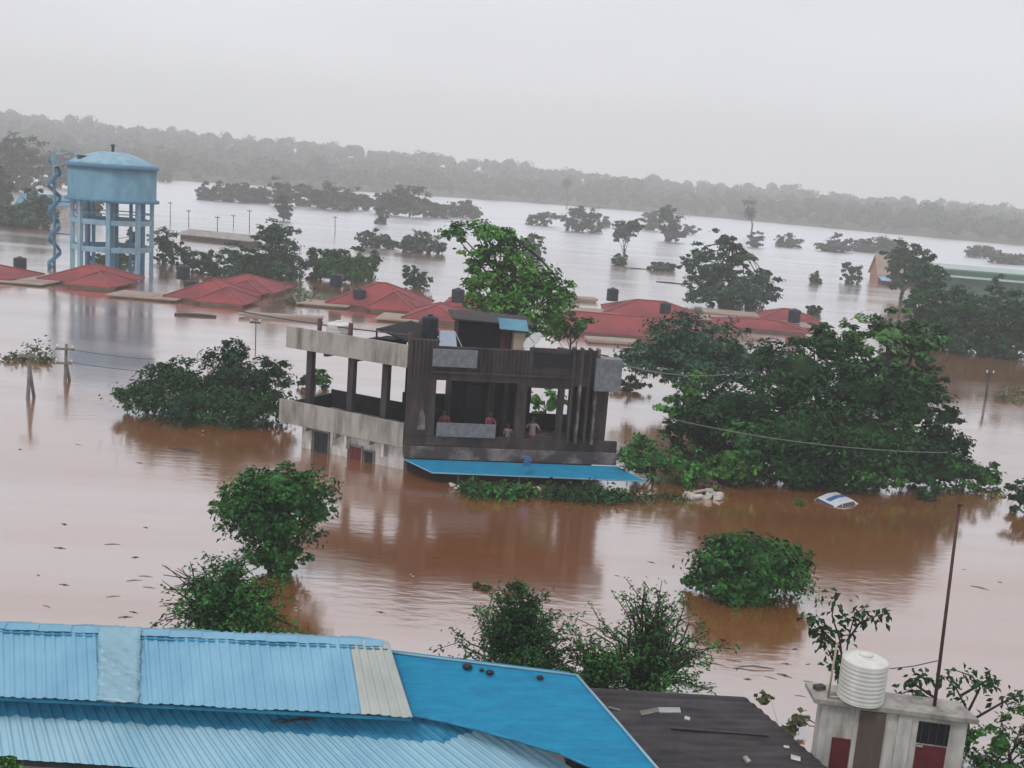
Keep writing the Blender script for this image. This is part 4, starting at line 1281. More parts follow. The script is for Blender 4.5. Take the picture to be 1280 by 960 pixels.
mb = MB(); mb.tube([poly[1] + nC * .02, poly[2] + nC * .02, poly[3] + nC * .02, poly[4] + nC * .02], .028, 6); mb.tube([poly[0] + nC * .02, poly[1] + nC * .02], .022, 6); mb.build('edge_trim', 'tower_pale', hc, CO)
mb = MB()
a, b = poly[0], poly[1]
mb.slab([a + Vector((0, .03, -.02)), b + Vector((0, .03, -.02)), b + Vector((0, 2.2, -.95)), a + Vector((0, 2.2, -.95))], .03); mb.build('rear_roof', 'sheet_cyan', hc, CO)
mb = MB(); x0, x1 = rR.x + .3, poly[1].x + .2
mb.prism([(x0, 18.6), (x1 - .3, 18.6), (x1 - .6, 20.6), (x0, 20.6)], -.8, 1.5); mb.build('wall', 'wall_cream', hc, CO)
for x, y, s_, lb in ((584, 836, .10, 'black stone lump at the left on the bright blue roof ridge'), (602, 839, .05, 'tiny flat stone between two lumps on the bright blue roof'), (612, 843, .085, 'round black stone third from the left on the bright blue roof'), (675, 849, .07, 'lone black stone at the right of the bright blue roof ridge')):
    p = onC(x, y)
    mb = MB(); vs = [];
    prof = [(s_ * .6, 0), (s_, s_ * .3), (s_ * .85, s_ * .7), (s_ * .3, s_ * .95)]
    mb.lathe((p.x, p.y, p.z + .01), prof, 9); mb.v = [(a_ + random.uniform(-1, 1) * s_ * .13, b_ + random.uniform(-1, 1) * s_ * .13, c_) for a_, b_, c_ in mb.v]
    tag(mb.build('stone', 'void', None, tuple(p)), lb, 'stone')
# dark asbestos roof
d0, d1, d2 = wp(735, 861, 1.75), wp(930, 871, 1.75), wp(1032, 962, 1.15)
nD = (d1 - d0).cross(d2 - d1).normalized()
if nD.z < 0: nD = -nD
def onD(x, y): return onplane(x, y, d0, nD)
hd = empty('dark_roof_shed', tuple(onD(850, 930)), 'near shed under a dark weathered fibre cement sheet roof', 'shed')
DO = tuple(hd.location)
mb = MB(); P0, P1, P2, P3 = onD(715, 860), onD(930, 871), onD(1062, 990), onD(760, 1010)
# ribs run along the top edge
sheet(mb, P3, P0, P2 + (P2 - P3) * .02, P1, 15, amp=.035, nv=10, profile='wave')
o = mb.build('roof', 'asbestos', hd, DO); solid(o, .012)
mb = MB()
mb.prism([(P3.x, P3.y + .2), (P2.x - .3, P2.y + .2), (P1.x - .2, P1.y - .2), (P0.x, P0.y - .2)], -.6, 1.05); mb.build('wall', 'conc_dark', hd, DO)
def lay(name, lb, cat, x0, y0, x1, y1, wid, th, m, plane=onD, n_=None):
    a, b = plane(x0, y0), plane(x1, y1); d = b - a
    c = (a + b) / 2 + Vector((0, 0, .07))
    X = d.normalized(); Z = nD; Y = Z.cross(X).normalized(); X = Y.cross(Z)
    mtx = Matrix((X, Y, Z)).transposed()
    mb = MB().box(c, (d.length, wid, th), mtx=mtx)
    tag(mb.build(name, m, None, tuple(c), .006), lb, cat)
lay('plank', 'pale short plank on the dark roof', 'plank', 800, 896, 823, 891, .12, .03, 'wood_grey')
lay('plank', 'dark plank lying next to the pale one on the dark roof', 'plank', 823, 892, 850, 892, .14, .04, 'metal_grey')
lay('batten', 'long thin dark batten across the middle of the dark roof', 'batten', 838, 914, 960, 923, .05, .04, 'metal_dark')
lay('stone', 'small white stone below the planks on the dark roof', 'stone', 855, 901, 862, 903, .08, .04, 'foam')
lay('stone', 'small pale stone at the upper left of the dark roof', 'stone', 760, 888, 775, 892, .05, .03, 'wood_grey')
lay('brick', 'pale brick near the bottom of the dark roof', 'brick', 930, 950, 936, 957, .09, .06, 'conc_light')
lay('tile', 'white broken tile right of the pale brick on the dark roof', 'tile', 988, 950, 1000, 953, .12, .02, 'wall_white')
lay('tile', 'small white shard above the broken tile on the dark roof', 'tile', 979, 937, 986, 938, .06, .02, 'wall_white')

# outbuilding with white tank and pole
s0, s1 = wp(1019, 879, 2.2), wp(1224, 906, 2.2)
dx = (s1 - s0); OA = atan2(dx.y, dx.x); OW = dx.length
ob = empty('outbuilding', (s0.x, s0.y, 0), 'small white outbuilding with flat slab roof and dark red door', 'outbuilding', rz=OA)
mb = MB(); mb.slab([(-.02, -.0, 2.30), (OW, 0, 2.30), (OW - .22, .76, 2.30), (-.12, .76, 2.30)], .11); mb.build('roof_slab', 'conc_light', ob, bevel=.015)
mb = MB(); mb.box((OW / 2, .40, 1.0), (OW - .34, .56, 2.38))
mb.box((1.12, .18, 1.0), (.62, .22, 2.37)); mb.box((2.18 - .4, .16, 1.0), (.26, .20, 2.37)); 
mb.build('wall', 'wall_white', ob)
mb = MB(); mb.box((1.15, .055, 1.0), (.50, .06, 2.30)); mb.build('plank_door', 'door_brown', ob)
mb = MB(); mb.box((.62, .13, .85), (.36, .07, 1.25)); mb.build('red_shutter', 'door_red', ob)
dr = MB().box((2.35, .135, .62), (.58, .07, 1.9)).build('door', 'door_red', ob)
MB().box((2.12, .08, 1.55), (.12, .03, .03)).build('handle', 'metal_grey', dr)
mb = MB(); mb.box((2.35, .14, 1.83), (.60, .06, .46)); wn_ = mb.build('window', 'void', ob)
mb = MB()
for q_ in range(4): mb.box((2.12 + q_ * .15, .10, 1.83), (.015, .02, .46))
mb.build('window_bars', 'metal_dark', wn_)
X = Vector((cos(OA), sin(OA), 0)); Yv = Vector((-sin(OA), cos(OA), 0))
def op(u, v, z): return s0 * 1 + X * u + Yv * v + Vector((0, 0, z - s0.z))
q = op(.0, 0, 2.305)
pt = wp(1082, 887, 2.305); pt.y += .47; pt.x += .03
barrel_tank((pt.x, pt.y, 2.305), .455, 0.98, 'tank_white', 'ribbed white water tank on the slab roof of the small outbuilding', ribs=9)
pb = wp(1168, 882, 2.305); tp = atY(1199, 632, pb.y + .15)
mb = MB(); mb.tube([pb - Vector((0, 0, .0)), pb.lerp(tp, .5), tp], [.038, .034, .030], 8); mb.tube([tp, tp + Vector((.01, 0, .05))], .05, 8)
o = mb.build('pole', 'metal_rust', None, tuple(pb)); tag(o, 'tall rusty pole rising from the outbuilding roof against the water', 'pole')
mb = MB(); mb.tube([op(.25, .1, 2.3), op(.28, .1, 3.45)], .022, 6); mb.tube([op(.28, .1, 2.33), op(.9, .2, 2.35)], .02, 6)
o = mb.build('pipe', 'wall_cream', None, tuple(op(.25, .1, 2.3))); tag(o, 'thin pale upright pipe left of the ribbed white tank', 'pipe')
mb = MB(); a, b = atY(1112, 836, pt.y), atY(1172, 826, pb.y)
mb.tube([a, a.lerp(b, .5) - Vector((0, 0, .03)), b], .01, 5); tag(mb.build('hose', 'metal_dark', None, tuple(a)), 'dark line stretched from the white tank to the rusty pole', 'hose')
for u_, v_, w_, lb in ((.12, .45, .22, 'broken brick on the left edge of the outbuilding slab'),):
    p = op(u_, v_, 2.31); tag(MB().box((p.x, p.y, p.z + .04), (w_, .14, .08), .4).build('brick', 'conc_patch', None, tuple(p)), lb, 'brick')

# ------------------------------------------------------------------ utility poles and cables
def upole(px, py, topy, label, lean=(0, 0), brace=None, arms=2, r=.11, cat='utility pole', topx=None, Y=None, group=None, m='wood_grey', armw=1.5):
    b = wp(px, py, 0); t = atY(topx if topx is not None else px, topy, b.y)
    root = empty('utility_pole', tuple(b), label, cat, group)
    MB().tube([Vector((b.x, b.y, -2)), t], [r * 1.15, r * .8], 8).build('post', m, root, tuple(b))
    for i in range(arms):
        z = t.z - .25 - i * .75
        f = (z) / t.z; c = b.lerp(t, f); c.z = z
        mb = MB().box(c + Vector((0, -.14, 0)), (armw * (1 - .2 * i), .1, .11), .05); a_ = mb.build('crossarm', m, root, tuple(b))
        for sx in (-.42, .42):
            o = MB().tube([c + Vector((sx * armw, -.14, .05)), c + Vector((sx * armw, -.14, .22))], .045, 6).build('insulator', 'tank_white', a_, tuple(b))
    if brace:
        e = wp(brace[0], brace[1], 0); s_ = b.lerp(t, brace[2])
        MB().tube([s_, Vector((e.x, b.y + .3, -.3))], r * .8, 7).build('brace', m, root, tuple(b))
    return b, t
P1b, P1t = upole(32, 497, 438, 'leaning post with a slanting brace and one crossarm by a grassy raft', topx=38, brace=(53, 492, .72), arms=1, r=.10, armw=.9)
P2b, P2t = upole(80, 476, 430, 'twin armed post with slanting brace right of the braced post', topx=83, brace=(93, 473, .62), arms=2, r=.10, armw=.95)
upole(1233, 498, 462, 'short dark post standing in water at the right edge', topx=1237, arms=1, r=.09, armw=.5, m='metal_dark')
for x, y, ty, lb in ((236, 283, 262, 'dark post by the left end of the long low roof'), (312, 288, 262, 'thin post beyond the right end of the long low roof'), (272, 292, 270, 'thin post behind the middle of the long low roof'), (213, 280, 252, 'thin post just right of the blue tower'), (419, 294, 270, 'short far post left of the pair of round trees'), (292, 284, 268, 'tiny far post between two thin ones'), (320, 436, 398, 'thin bracket post left of the concrete building')):
    upole(x, y, ty, lb, arms=1, r=.075 if y < 400 else .035, armw=.8 if y < 400 else .7, group='thin posts rising from the flood', m='metal_dark')
def cable(name_label, a, b, sag, r, m='cable'):
    mb = MB(); pts = []
    for i in range(17):
        t = i / 16; p = Vector(a).lerp(Vector(b), t); p.z -= sag * 4 * t * (1 - t); pts.append(p)
    mb.tube(pts, r, 5); tag(mb.build('cable', m, None, tuple(a)), name_label, 'cable')
cable('grey cable from the grey tiled corner panel into the dark trees', atY(779, 456, 43.6), atY(925, 466, 50), .28, .026)
cable('long thin cable crossing in front of the big dark tree', atY(828, 521, 40), atY(1185, 566, 40), .30, .015)
cable('thin wire from the twin armed post towards the left bush', P2t + Vector((0, -.1, -.2)), atY(190, 449, P2t.y - 1), .08, .018, 'cable_dark')
cable('lower thin wire from the twin armed post towards the left bush', P2t + Vector((0, -.1, -.9)), atY(205, 466, P2t.y - 2), .08, .018, 'cable_dark')
qa = W0 + wd * 0.1 + wn * .2; qb = atY(295, 388, 49)
cable('dark cable from the wing roof out to the left over the flood', (qa.x, qa.y, 5.62), tuple(qb), .1, .03, 'cable_dark')
mb = MB(); a = wp(218, 393, .05); b = wp(270, 396, .05); mb.tube([a, a.lerp(b, .5) + Vector((0, .2, .06)), b], .12, 6)
tag(mb.build('log', 'metal_dark', None, tuple(a)), 'dark log floating below the red roof with the tank', 'log')

# ------------------------------------------------------------------ submerged car
c = wp(1041, 627, 0)
car = empty('sunken_car', tuple(c), 'white and blue car sunk to its roof and windows beside the big trees', 'car', rz=.60)
car.scale = (.76, .76, .76)
tilt = Matrix.Rotation(radians(-7), 3, 'Y') @ Matrix.Rotation(radians(6), 3, 'X')
def carv(vs): return [tuple(tilt @ Vector(v) + Vector((0, 0, -1.18))) for v in vs]
secs = [(-1.9, .45, .62, .70), (-1.75, .35, .80, .80), (-1.0, .3, .90, .82), (-.55, .3, 1.38, .62), (.2, .3, 1.46, .60), (.9, .3, 1.38, .60), (1.45, .3, .98, .78), (1.85, .4, .85, .72)]
vs = []
for x, zb_, zt_, hw in secs:
    vs += [(x, -.8, zb_), (x, -.82, min(.85, zt_ - .03)), (x, -hw, zt_), (x, hw, zt_), (x, .82, min(.85, zt_ - .03)), (x, .8, zb_)]
fs = []
for i in range(len(secs) - 1):
    for j in range(5):
        a = i * 6 + j; fs.append((a, a + 1, a + 7, a + 6))
fs += [(0, 5, 4, 3, 2, 1), tuple((len(secs) - 1) * 6 + j for j in range(6))]
o = MB().add(carv(vs), fs).build('body', 'car_white', car); b_ = o.modifiers.new('bev', 'BEVEL'); b_.width = .05; b_.segments = 2
def pane(name, q, m='car_glass'):
    v = carv(q); mb = MB(); mb.add(v, [tuple(range(len(v)))]); o = mb.build(name, m, car); s_ = o.modifiers.new('t', 'SOLIDIFY'); s_.thickness = .03; s_.offset = 0
pane('windscreen', [(-.98, -.70, .93), (-.98, .70, .93), (-.60, .56, 1.37), (-.60, -.56, 1.37)])
pane('rear_window', [(1.40, -.66, 1.03), (1.40, .66, 1.03), (.96, .52, 1.36), (.96, -.52, 1.36)])
for sy in (-1, 1):
    pane('side_window', [(-.85, sy * .80, .92), (-.05, sy * .80, .92), (-.05, sy * .64, 1.38), (-.5, sy * .66, 1.33)])
    pane('side_window', [(.03, sy * .80, .92), (1.15, sy * .80, .92), (.85, sy * .66, 1.33), (.03, sy * .64, 1.38)])
pane('roof_stripe', [(-.40, -.12, 1.415), (.2, -.12, 1.475), (.2, .16, 1.475), (-.40, .16, 1.415)], 'car_blue')
pane('roof_stripe', [(.22, -.12, 1.475), (.84, -.12, 1.405), (.84, .16, 1.405), (.22, .16, 1.475)], 'car_blue')
pane('bonnet_stripe', [(-1.7, -.3, .84), (-1.05, -.3, .915), (-1.05, .3, .915), (-1.7, .3, .84)], 'car_blue')

# ------------------------------------------------------------------ trees and shrubs
G_FAR = 'lone trees standing in the far flood'
# great mass right of the building
tree('broad_tree', 'largest dark green spreading tree right of the concrete building', 'tree', 1025, 585,
     [(1000, 470, 70, 44, 1), (1075, 488, 60, 34, 0), (925, 515, 70, 40, -1), (1130, 512, 56, 36, 0), (1165, 560, 48, 36, 0), (885, 548, 48, 40, 1), (1000, 540, 90, 44, -1.5), (1075, 545, 80, 44, -1), (1185, 520, 24, 14, 0), (1150, 478, 34, 20, 1), (850, 535, 24, 16, 0), (1030, 428, 40, 20, 3), (930, 582, 50, 24, -1.5), (1000, 590, 50, 20, -2), (1055, 590, 45, 22, -2), (1150, 588, 50, 22, -1), (1210, 590, 30, 16, 0), (890, 578, 40, 20, -.5)],
     .27, 40, 'leaf_dark', Y=48, r0=.32, depth=.75, clump=.25, topz=3, core=.55)
tree('leafy_tree', 'paler green round topped tree rising behind the largest dark one', 'tree', 1110, 530,
     [(1112, 420, 58, 32), (1062, 432, 46, 28), (1152, 448, 26, 38), (1110, 462, 60, 36)], .34, 24, 'leaf_pale', Y=52, r0=.3, clump=.2, up=.9, core=.3)
tree('broad_tree', 'dark rounded tree with cable in front just right of the roof panel', 'tree', 865, 478,
     [(865, 432, 62, 36), (815, 450, 40, 24), (915, 445, 45, 32), (860, 455, 85, 20), (945, 455, 28, 20)], .28, 34, 'leaf_grey', Y=62, r0=.35, clump=.22)
tree('leafy_bush', 'mid green pointed bush before the middle of the largest tree', 'bush', 1090, 612,
     [(1100, 562, 30, 34), (1068, 586, 40, 26), (1120, 590, 28, 24), (1040, 596, 24, 16)], .22, 50, 'leaf_fresh', r0=.12, clump=.3, topz=1)
tree('leafy_bush', 'low dark bush at the waterline left of the sunken car', 'bush', 1000, 604, [(985, 580, 46, 28), (1030, 590, 30, 20)], .22, 44, 'leaf_mid', r0=.1, clump=.3, topz=.8)
tree('leafy_bush', 'small bush poking up before the largest tree, left of its middle', 'bush', 925, 600, [(930, 550, 26, 30), (915, 575, 32, 28)], .22, 50, 'leaf_fresh', r0=.1, Y=45, topz=1)
tree('leafy_bush', 'lighter bush touching the right end of the blue awning', 'bush', 822, 602, [(815, 572, 40, 24), (850, 582, 32, 22), (790, 568, 24, 20)], .22, 50, 'leaf_fresh', r0=.1, topz=.8)
tree('leafy_bush', 'bright green shrub between the blue awning and the largest tree', 'bush', 905, 606, [(905, 590, 30, 20), (925, 580, 22, 16), (880, 596, 26, 12)], .28, 34, 'leaf_bright', r0=.08, topz=.5, clump=.3)
tree('leafy_bush', 'dark bush tapering to the right end of the tree mass', 'bush', 1210, 612, [(1180, 588, 45, 28), (1230, 597, 26, 17)], .22, 44, 'leaf_mid', r0=.1, topz=.7)
tree('leafy_bush', 'green bush cut by the right edge in the flood', 'bush', 1275, 640, [(1278, 622, 18, 22), (1300, 622, 20, 20)], .24, 36, 'leaf_dark', r0=.08, topz=.7)
tree('leafy_bush', 'little green tuft in the water right of the sunken car', 'bush', 1160, 626, [(1160, 618, 13, 7)], .2, 50, 'leaf_mid', r0=.04, topz=.3, sub=1)
tree('leafy_bush', 'tiny green sprout left of the sunken car', 'bush', 1000, 632, [(1000, 628, 4, 4)], .16, 70, 'leaf_bright', r0=.02, topz=.1, sub=1, interior=.5)
tree('leafy_bush', 'tall loose bush behind the left edge of the largest tree', 'bush', 850, 560, [(865, 498, 30, 28), (845, 515, 22, 24)], .3, 26, 'leaf_bright', Y=52, r0=.1)
tree('leafy_bush', 'small olive bush behind the right corner of the concrete building', 'bush', 795, 488, [(795, 482, 16, 10), (775, 478, 14, 10)], .24, 30, 'leaf_olive', r0=.05, topz=.4, sub=1)
# bright tall tree behind the building
tree('tall_tree', 'bright green tall tree with open crooked branches behind the concrete building', 'tree', 655, 440,
     [(572, 290, 20, 12), (605, 290, 28, 10), (628, 300, 20, 12), (600, 318, 22, 12), (640, 322, 28, 20), (612, 345, 26, 16), (660, 345, 34, 24), (590, 365, 10, 18), (680, 362, 28, 24), (640, 370, 40, 18), (692, 395, 26, 28), (660, 400, 36, 26), (705, 370, 14, 20), (625, 385, 24, 14), (598, 340, 12, 14)],
     .30, 30, 'leaf_bright', Y=57, r0=.26, clump=.5, sub=2, interior=.5, per=12, up=.9, core=0.4)
tree('leafy_bush', 'darker bush under the bright tall tree behind the roof', 'bush', 725, 430, [(725, 408, 20, 16), (700, 412, 20, 18)], .28, 30, 'leaf_mid', Y=60, r0=.1)
tree('leafy_bush', 'green bush seen through the right verandah opening', 'bush', 690, 535, [(690, 505, 16, 20), (670, 500, 12, 16)], .26, 30, 'leaf_bright', Y=54, r0=.07)
# left bush
tree('leafy_bush', 'wide dark bush with upright leafy shoots left of the concrete building', 'bush', 265, 522,
     [(255, 500, 85, 28), (195, 488, 30, 30), (175, 500, 26, 12), (235, 478, 32, 30), (285, 470, 32, 34), (325, 475, 34, 28), (320, 508, 48, 22), (210, 465, 18, 18), (290, 445, 16, 22), (345, 465, 20, 16), (160, 492, 16, 8)],
     .22, 60, 'leaf_dark', r0=.14, clump=.35, topz=1.5, sub=4, per=12, interior=.3, dY=[-.0, 0, 0, .5, .5, .5, -.4, .8, .8, .6, 0])
tree('leafy_bush', 'small green bush seen under the left wing verandah', 'bush', 402, 486, [(402, 474, 20, 11), (385, 477, 12, 8)], .28, 30, 'leaf_mid', r0=.06, topz=.6, sub=2)
# near trees in the water
tree('feathery_tree', 'vase shaped feathery green tree standing in open water at left', 'tree', 345, 716,
     [(370, 620, 50, 34), (320, 625, 46, 30), (345, 655, 54, 38), (350, 692, 38, 26), (352, 706, 26, 12), (335, 640, 50, 40), (395, 640, 26, 24), (285, 632, 26, 12), (345, 600, 38, 18)],
     .18, 85, 'leaf_mid', r0=.10, clump=.30, topz=1.2, sub=3, per=10, up=.85, core=.55)
c = wp(285, 812, 0)
spray_bush('feathery_bush', 'bushy tree with bare twigs reaching left, just above the blue roof', 'bush', (c.x, c.y, 0), (1.9, 1.8, 2.3), 170, .14, 'leaf_fresh', bare=.05, leafn=70, droop=.2, elev=(.25, 1.45))
mbx = MB()
b0 = wp(282, 806, 0)
for i in range(46):
    e = atY(random.uniform(198, 262), random.uniform(700, 786), b0.y + random.uniform(-.8, .8))
    s_ = b0 + Vector((random.uniform(-.8, .2), 0, random.uniform(.3, 1.5)))
    m_ = s_.lerp(e, .5) + Vector((0, 0, random.uniform(.05, .3)))
    mbx.tube([s_, m_, e], [.024, .018, .009], 4)
tag(mbx.build('bare_twigs', 'bark', None, tuple(b0)), 'spray of bare arching twigs on the left of the bush above the blue roof', 'twigs')
c = wp(645, 880, 0)
spray_bush('feathery_bush', 'dense dark feathery bush behind the bright blue roof', 'bush', (c.x, c.y, 0), (2.05, 1.5, 2.9), 170, .115, 'leaf_mid', bare=.14, leafn=75, droop=.12, elev=(.45, 1.5), seedlen=(.6, 1.05))
c = wp(805, 885, 0)
spray_bush('feathery_bush', 'open spiky bush with thin arching shoots above the dark roof', 'bush', (c.x, c.y, 0), (2.35, 1.5, 2.85), 125, .11, 'leaf_fresh', bare=.16, leafn=56, droop=.15, elev=(.3, 1.5), seedlen=(.6, 1.15))
c = wp(735, 900, 0)
spray_bush('feathery_bush', 'low green bush filling the gap between two spiky bushes', 'bush', (c.x, c.y, 0), (1.5, 1.2, 1.9), 70, .12, 'leaf_mid', bare=.05, leafn=70, droop=.2, elev=(.3, 1.5))
tree('leafy_bush', 'dense rounded green bush in open water right of centre', 'bush', 938, 744,
     [(940, 700, 62, 30), (900, 712, 36, 30), (975, 718, 40, 28), (935, 728, 62, 20), (925, 682, 30, 16), (985, 695, 24, 20), (870, 728, 18, 8)],
     .20, 85, 'leaf_mid', r0=.12, clump=.34, topz=.9, sub=3, up=.8, per=8, core=.6)
tree('yellow_weeds', 'thin yellowish weeds floating above the dark feathery bush', 'weeds', 640, 738, [(645, 734, 16, 4), (600, 733, 12, 2), (588, 740, 10, 3)], .12, 60, 'leaf_olive', r0=.02, topz=.1, sub=1, interior=.6)

# big leafed plants behind the outbuilding
def bigleaf(label, base, branches, leafsz, m, r=.03, per=26, cat='tree', spread=.22, m2=None):
    b = Vector(base); root = empty('broad_leafed_tree', tuple(b), label, cat)
    mb = MB(); P, Nn, T = [], [], []
    for br in branches:
        pts = [Vector(p) for p in br]
        n = len(pts)
        mb.tube(pts, [r * (1 - .7 * i / (n - 1)) for i in range(n)], 6)
        for seg in range(max(0, n - 3), n - 1):
            for k_ in range(per):
                t = random.random(); p = pts[seg].lerp(pts[seg + 1], t)
                off = Vector((random.gauss(0, 1), random.gauss(0, 1), random.gauss(-.2, .8))) * spread
                P.append(tuple(p + off)); dirr = off.normalized() + Vector((0, 0, -.7))
                T.append(tuple(dirr)); Nn.append((random.gauss(0, .6), random.gauss(-.3, .6), .7))
    P, Nn, T = np.array(P), np.array(Nn), np.array(T)
    np_mesh('crown', leaves(P, Nn, leafsz * rng.uniform(.6, 1.3, len(P)), .48, T), len(P), m, root, tuple(b))
    mb.build('trunk', 'bark', root, tuple(b))
Yb = 24.5
def A(x, y, Y=Yb): return atY(x, y, Y)
bb = A(1052, 900)
bigleaf('open big leafed sapling behind the ribbed white tank', (bb.x, bb.y, 0), [
    [(bb.x, bb.y, -1.5), A(1055, 850), A(1060, 800), A(1068, 770), A(1085, 755)],
    [A(1055, 850), A(1050, 800), A(1040, 770), A(1045, 740)],
    [A(1050, 810), A(1030, 790), A(1018, 775), A(1010, 768)],
    [A(1060, 800), A(1075, 778), A(1095, 770), A(1110, 766)],
    [A(1055, 850), A(1045, 835), A(1040, 820), A(1050, 800)],
    [A(1050, 870), A(1048, 850), A(1052, 835), A(1058, 825)],
    [A(1025, 800), A(1030, 805), A(1028, 800), A(1020, 795)],
    ], .21, 'leaf_dark', per=17, spread=.13)
bb = A(1215, 940, 23.5)
bigleaf('sprawling big leafed shrub behind the rusty pole', (bb.x, bb.y, 0), [
    [(bb.x, bb.y, -.5), A(1210, 890, 23.5), A(1195, 860, 23.5), A(1180, 845, 23.5)],
    [A(1210, 890, 23.5), A(1225, 860, 23.5), A(1215, 845, 23.5), A(1195, 838, 23.5)],
    [A(1210, 890, 23.5), A(1160, 872, 23.5), A(1140, 862, 23.5), A(1125, 868, 23.5)],
    [A(1215, 900, 23.5), A(1250, 880, 23.5), A(1265, 872, 23.5), A(1290, 868, 23.5)],
    [A(1200, 870, 23.5), A(1235, 850, 23.5), A(1240, 848, 23.5), A(1232, 862, 23.5)],
    [A(1180, 880, 23.5), A(1135, 850, 23.5), A(1150, 846, 23.5), A(1165, 850, 23.5)],
    ], .19, 'leaf_dark', per=17, spread=.15, r=.035)
tree('leafy_bush', 'fresh green bush on the bank right of the outbuilding', 'bush', 1255, 985, [(1250, 930, 40, 34), (1290, 915, 30, 40), (1262, 965, 60, 40)], .13, 120, 'leaf_mid', Y=22.3, r0=.05, z0=-.2, topz=.8, core=.3)
tree('leafy_bush', 'bright green treetop poking up at the bottom left corner', 'bush', 15, 1010, [(15, 962, 22, 18), (0, 985, 30, 20)], .10, 140, 'leaf_bright', Y=15.3, core=.3, r0=.04, z0=.3, topz=1.2, bark='bark')
tree('leafy_bush', 'dry low scrub at the water edge between dark roof and outbuilding', 'bush', 990, 935, [(1000, 900, 16, 14), (985, 915, 16, 12), (955, 872, 10, 8)], .09, 60, 'weed_dry', Y=23.4, r0=.02, topz=.2, sub=1, z0=-1, interior=.6)
tree('leafy_bush', 'tip of green bush under the lower end of the bright blue roof', 'bush', 770, 1000, [(768, 985, 26, 14), (735, 990, 20, 12)], .10, 100, 'leaf_mid', Y=16.2, r0=.03, z0=.3, topz=1)

# vegetation raft before the awning, trash
def raft(name, label, cat, pts, leafsz, m, r=9, z=.12, dens=60, ry=None):
    P, Nn = [], []
    c0 = wp(*pts[0][:2], 0)
    for x, y, rx, h in pts:
        c = wp(x, y, 0); k = c.y / FPX
        n = int(dens * rx * k * 2)
        for _ in range(n):
            P.append((c.x + random.gauss(0, .5) * rx * k, c.y + random.gauss(0, .5) * rx * k * .9, abs(random.gauss(0, .5)) * h * k + .02))
            Nn.append((random.gauss(0, .6), random.gauss(-.2, .6), .7))
    P, Nn = np.array(P), np.array(Nn)
    o = np_mesh(name, leaves(P, Nn, leafsz * rng.uniform(.5, 1.3, len(P)), .45), len(P), m, None, (c0.x, c0.y, 0))
    tag(o, label, cat)
raft('floating_shrubs', 'dark green shrubs floating before the left half of the blue awning', 'shrubs', [(600, 619, 26, 15), (630, 620, 26, 14), (655, 619, 16, 12), (588, 615, 14, 9)], .26, 'leaf_mid', dens=240)
raft('floating_shrubs', 'green shrubs floating before the right half of the blue awning', 'shrubs', [(700, 622, 26, 14), (735, 624, 30, 14), (765, 624, 24, 11)], .26, 'leaf_dark', dens=240)
raft('floating_weeds', 'thin yellow green weed strip trailing right of the awning shrubs', 'weeds', [(800, 624, 30, 7), (840, 624, 24, 6), (680, 621, 16, 8)], .2, 'leaf_olive', dens=110)
raft('floating_weeds', 'grassy raft around the leaning braced post', 'weeds', [(20, 451, 18, 8), (45, 448, 18, 22), (55, 453, 12, 8)], .3, 'leaf_olive', dens=70)
raft('floating_weeds', 'pale green weed heap by the log below the middle red roof', 'weeds', [(378, 374, 20, 18), (368, 380, 16, 6)], .5, 'leaf_olive', dens=25)
raft('floating_weeds', 'brown weed raft beside the short post at the right edge', 'weeds', [(1262, 500, 26, 8), (1270, 490, 16, 6)], .3, 'weed_dry', dens=50)
raft('floating_weeds', 'brownish scrub at the waterline in front of the tree mass right end', 'weeds', [(1235, 618, 30, 5), (1180, 616, 20, 5)], .22, 'weed_dry', dens=60)
def litter(label, x, y, s_, m='foam', cat='litter', name='litter', n=5, grp=None, flatz=.10):
    c = wp(x, y, 0); mb = MB()
    for i in range(n):
        p = c + Vector((random.uniform(-1, 1) * s_, random.uniform(-.6, .6) * s_, .02 + random.random() * flatz))
        e = Matrix.Rotation(random.uniform(0, 3), 3, 'Z') @ Matrix.Rotation(random.uniform(-.4, .4), 3, 'X')
        mb.box(p, (s_ * random.uniform(.3, .9), s_ * random.uniform(.2, .5), s_ * random.uniform(.08, .25)), mtx=e)
    tag(mb.build(name, m, None, tuple(c), .01), label, cat, grp)
litter('white plastic litter floating at the left end of the awning shrubs', 570, 610, .35)
litter('white litter caught among the shrubs below the awning middle', 668, 613, .4)
litter('pale litter washed against the awning shrubs right end', 812, 622, .4)
litter('heap of white and grey flotsam before the bright green shrub', 878, 622, .7, n=12, flatz=.3)
litter('rust brown plank heap in the flotsam before the bright green shrub', 888, 616, .5, m='metal_rust', n=6, flatz=.45)
litter('small white scrap in front of the round bush in open water', 974, 752, .14, n=2)
litter('white scrap between the two feathery trees and the brown reflection', 372, 764, .12, n=3)
litter('white bottle in the flood in front of the left bush', 252, 541, .12, n=2)
litter('pale scrap far out left of the yellowish weeds', 516, 722, .10, n=2)
litter('white scraps at the right end of the tree mass', 1232, 612, .3, n=3)
# blue crumpled thing on the awning
p = atY(657, 583, 42.7); mb = MB()
for i in range(4): mb.box(p + Vector((random.uniform(-.15, .15), -.1, .10 + i * .1)), (.3, .12, .1), random.uniform(-.6, .6))
tag(mb.build('cloth_bundle', 'car_blue', None, tuple(p), .02), 'dark blue and white bundle lying on the blue awning', 'bundle')
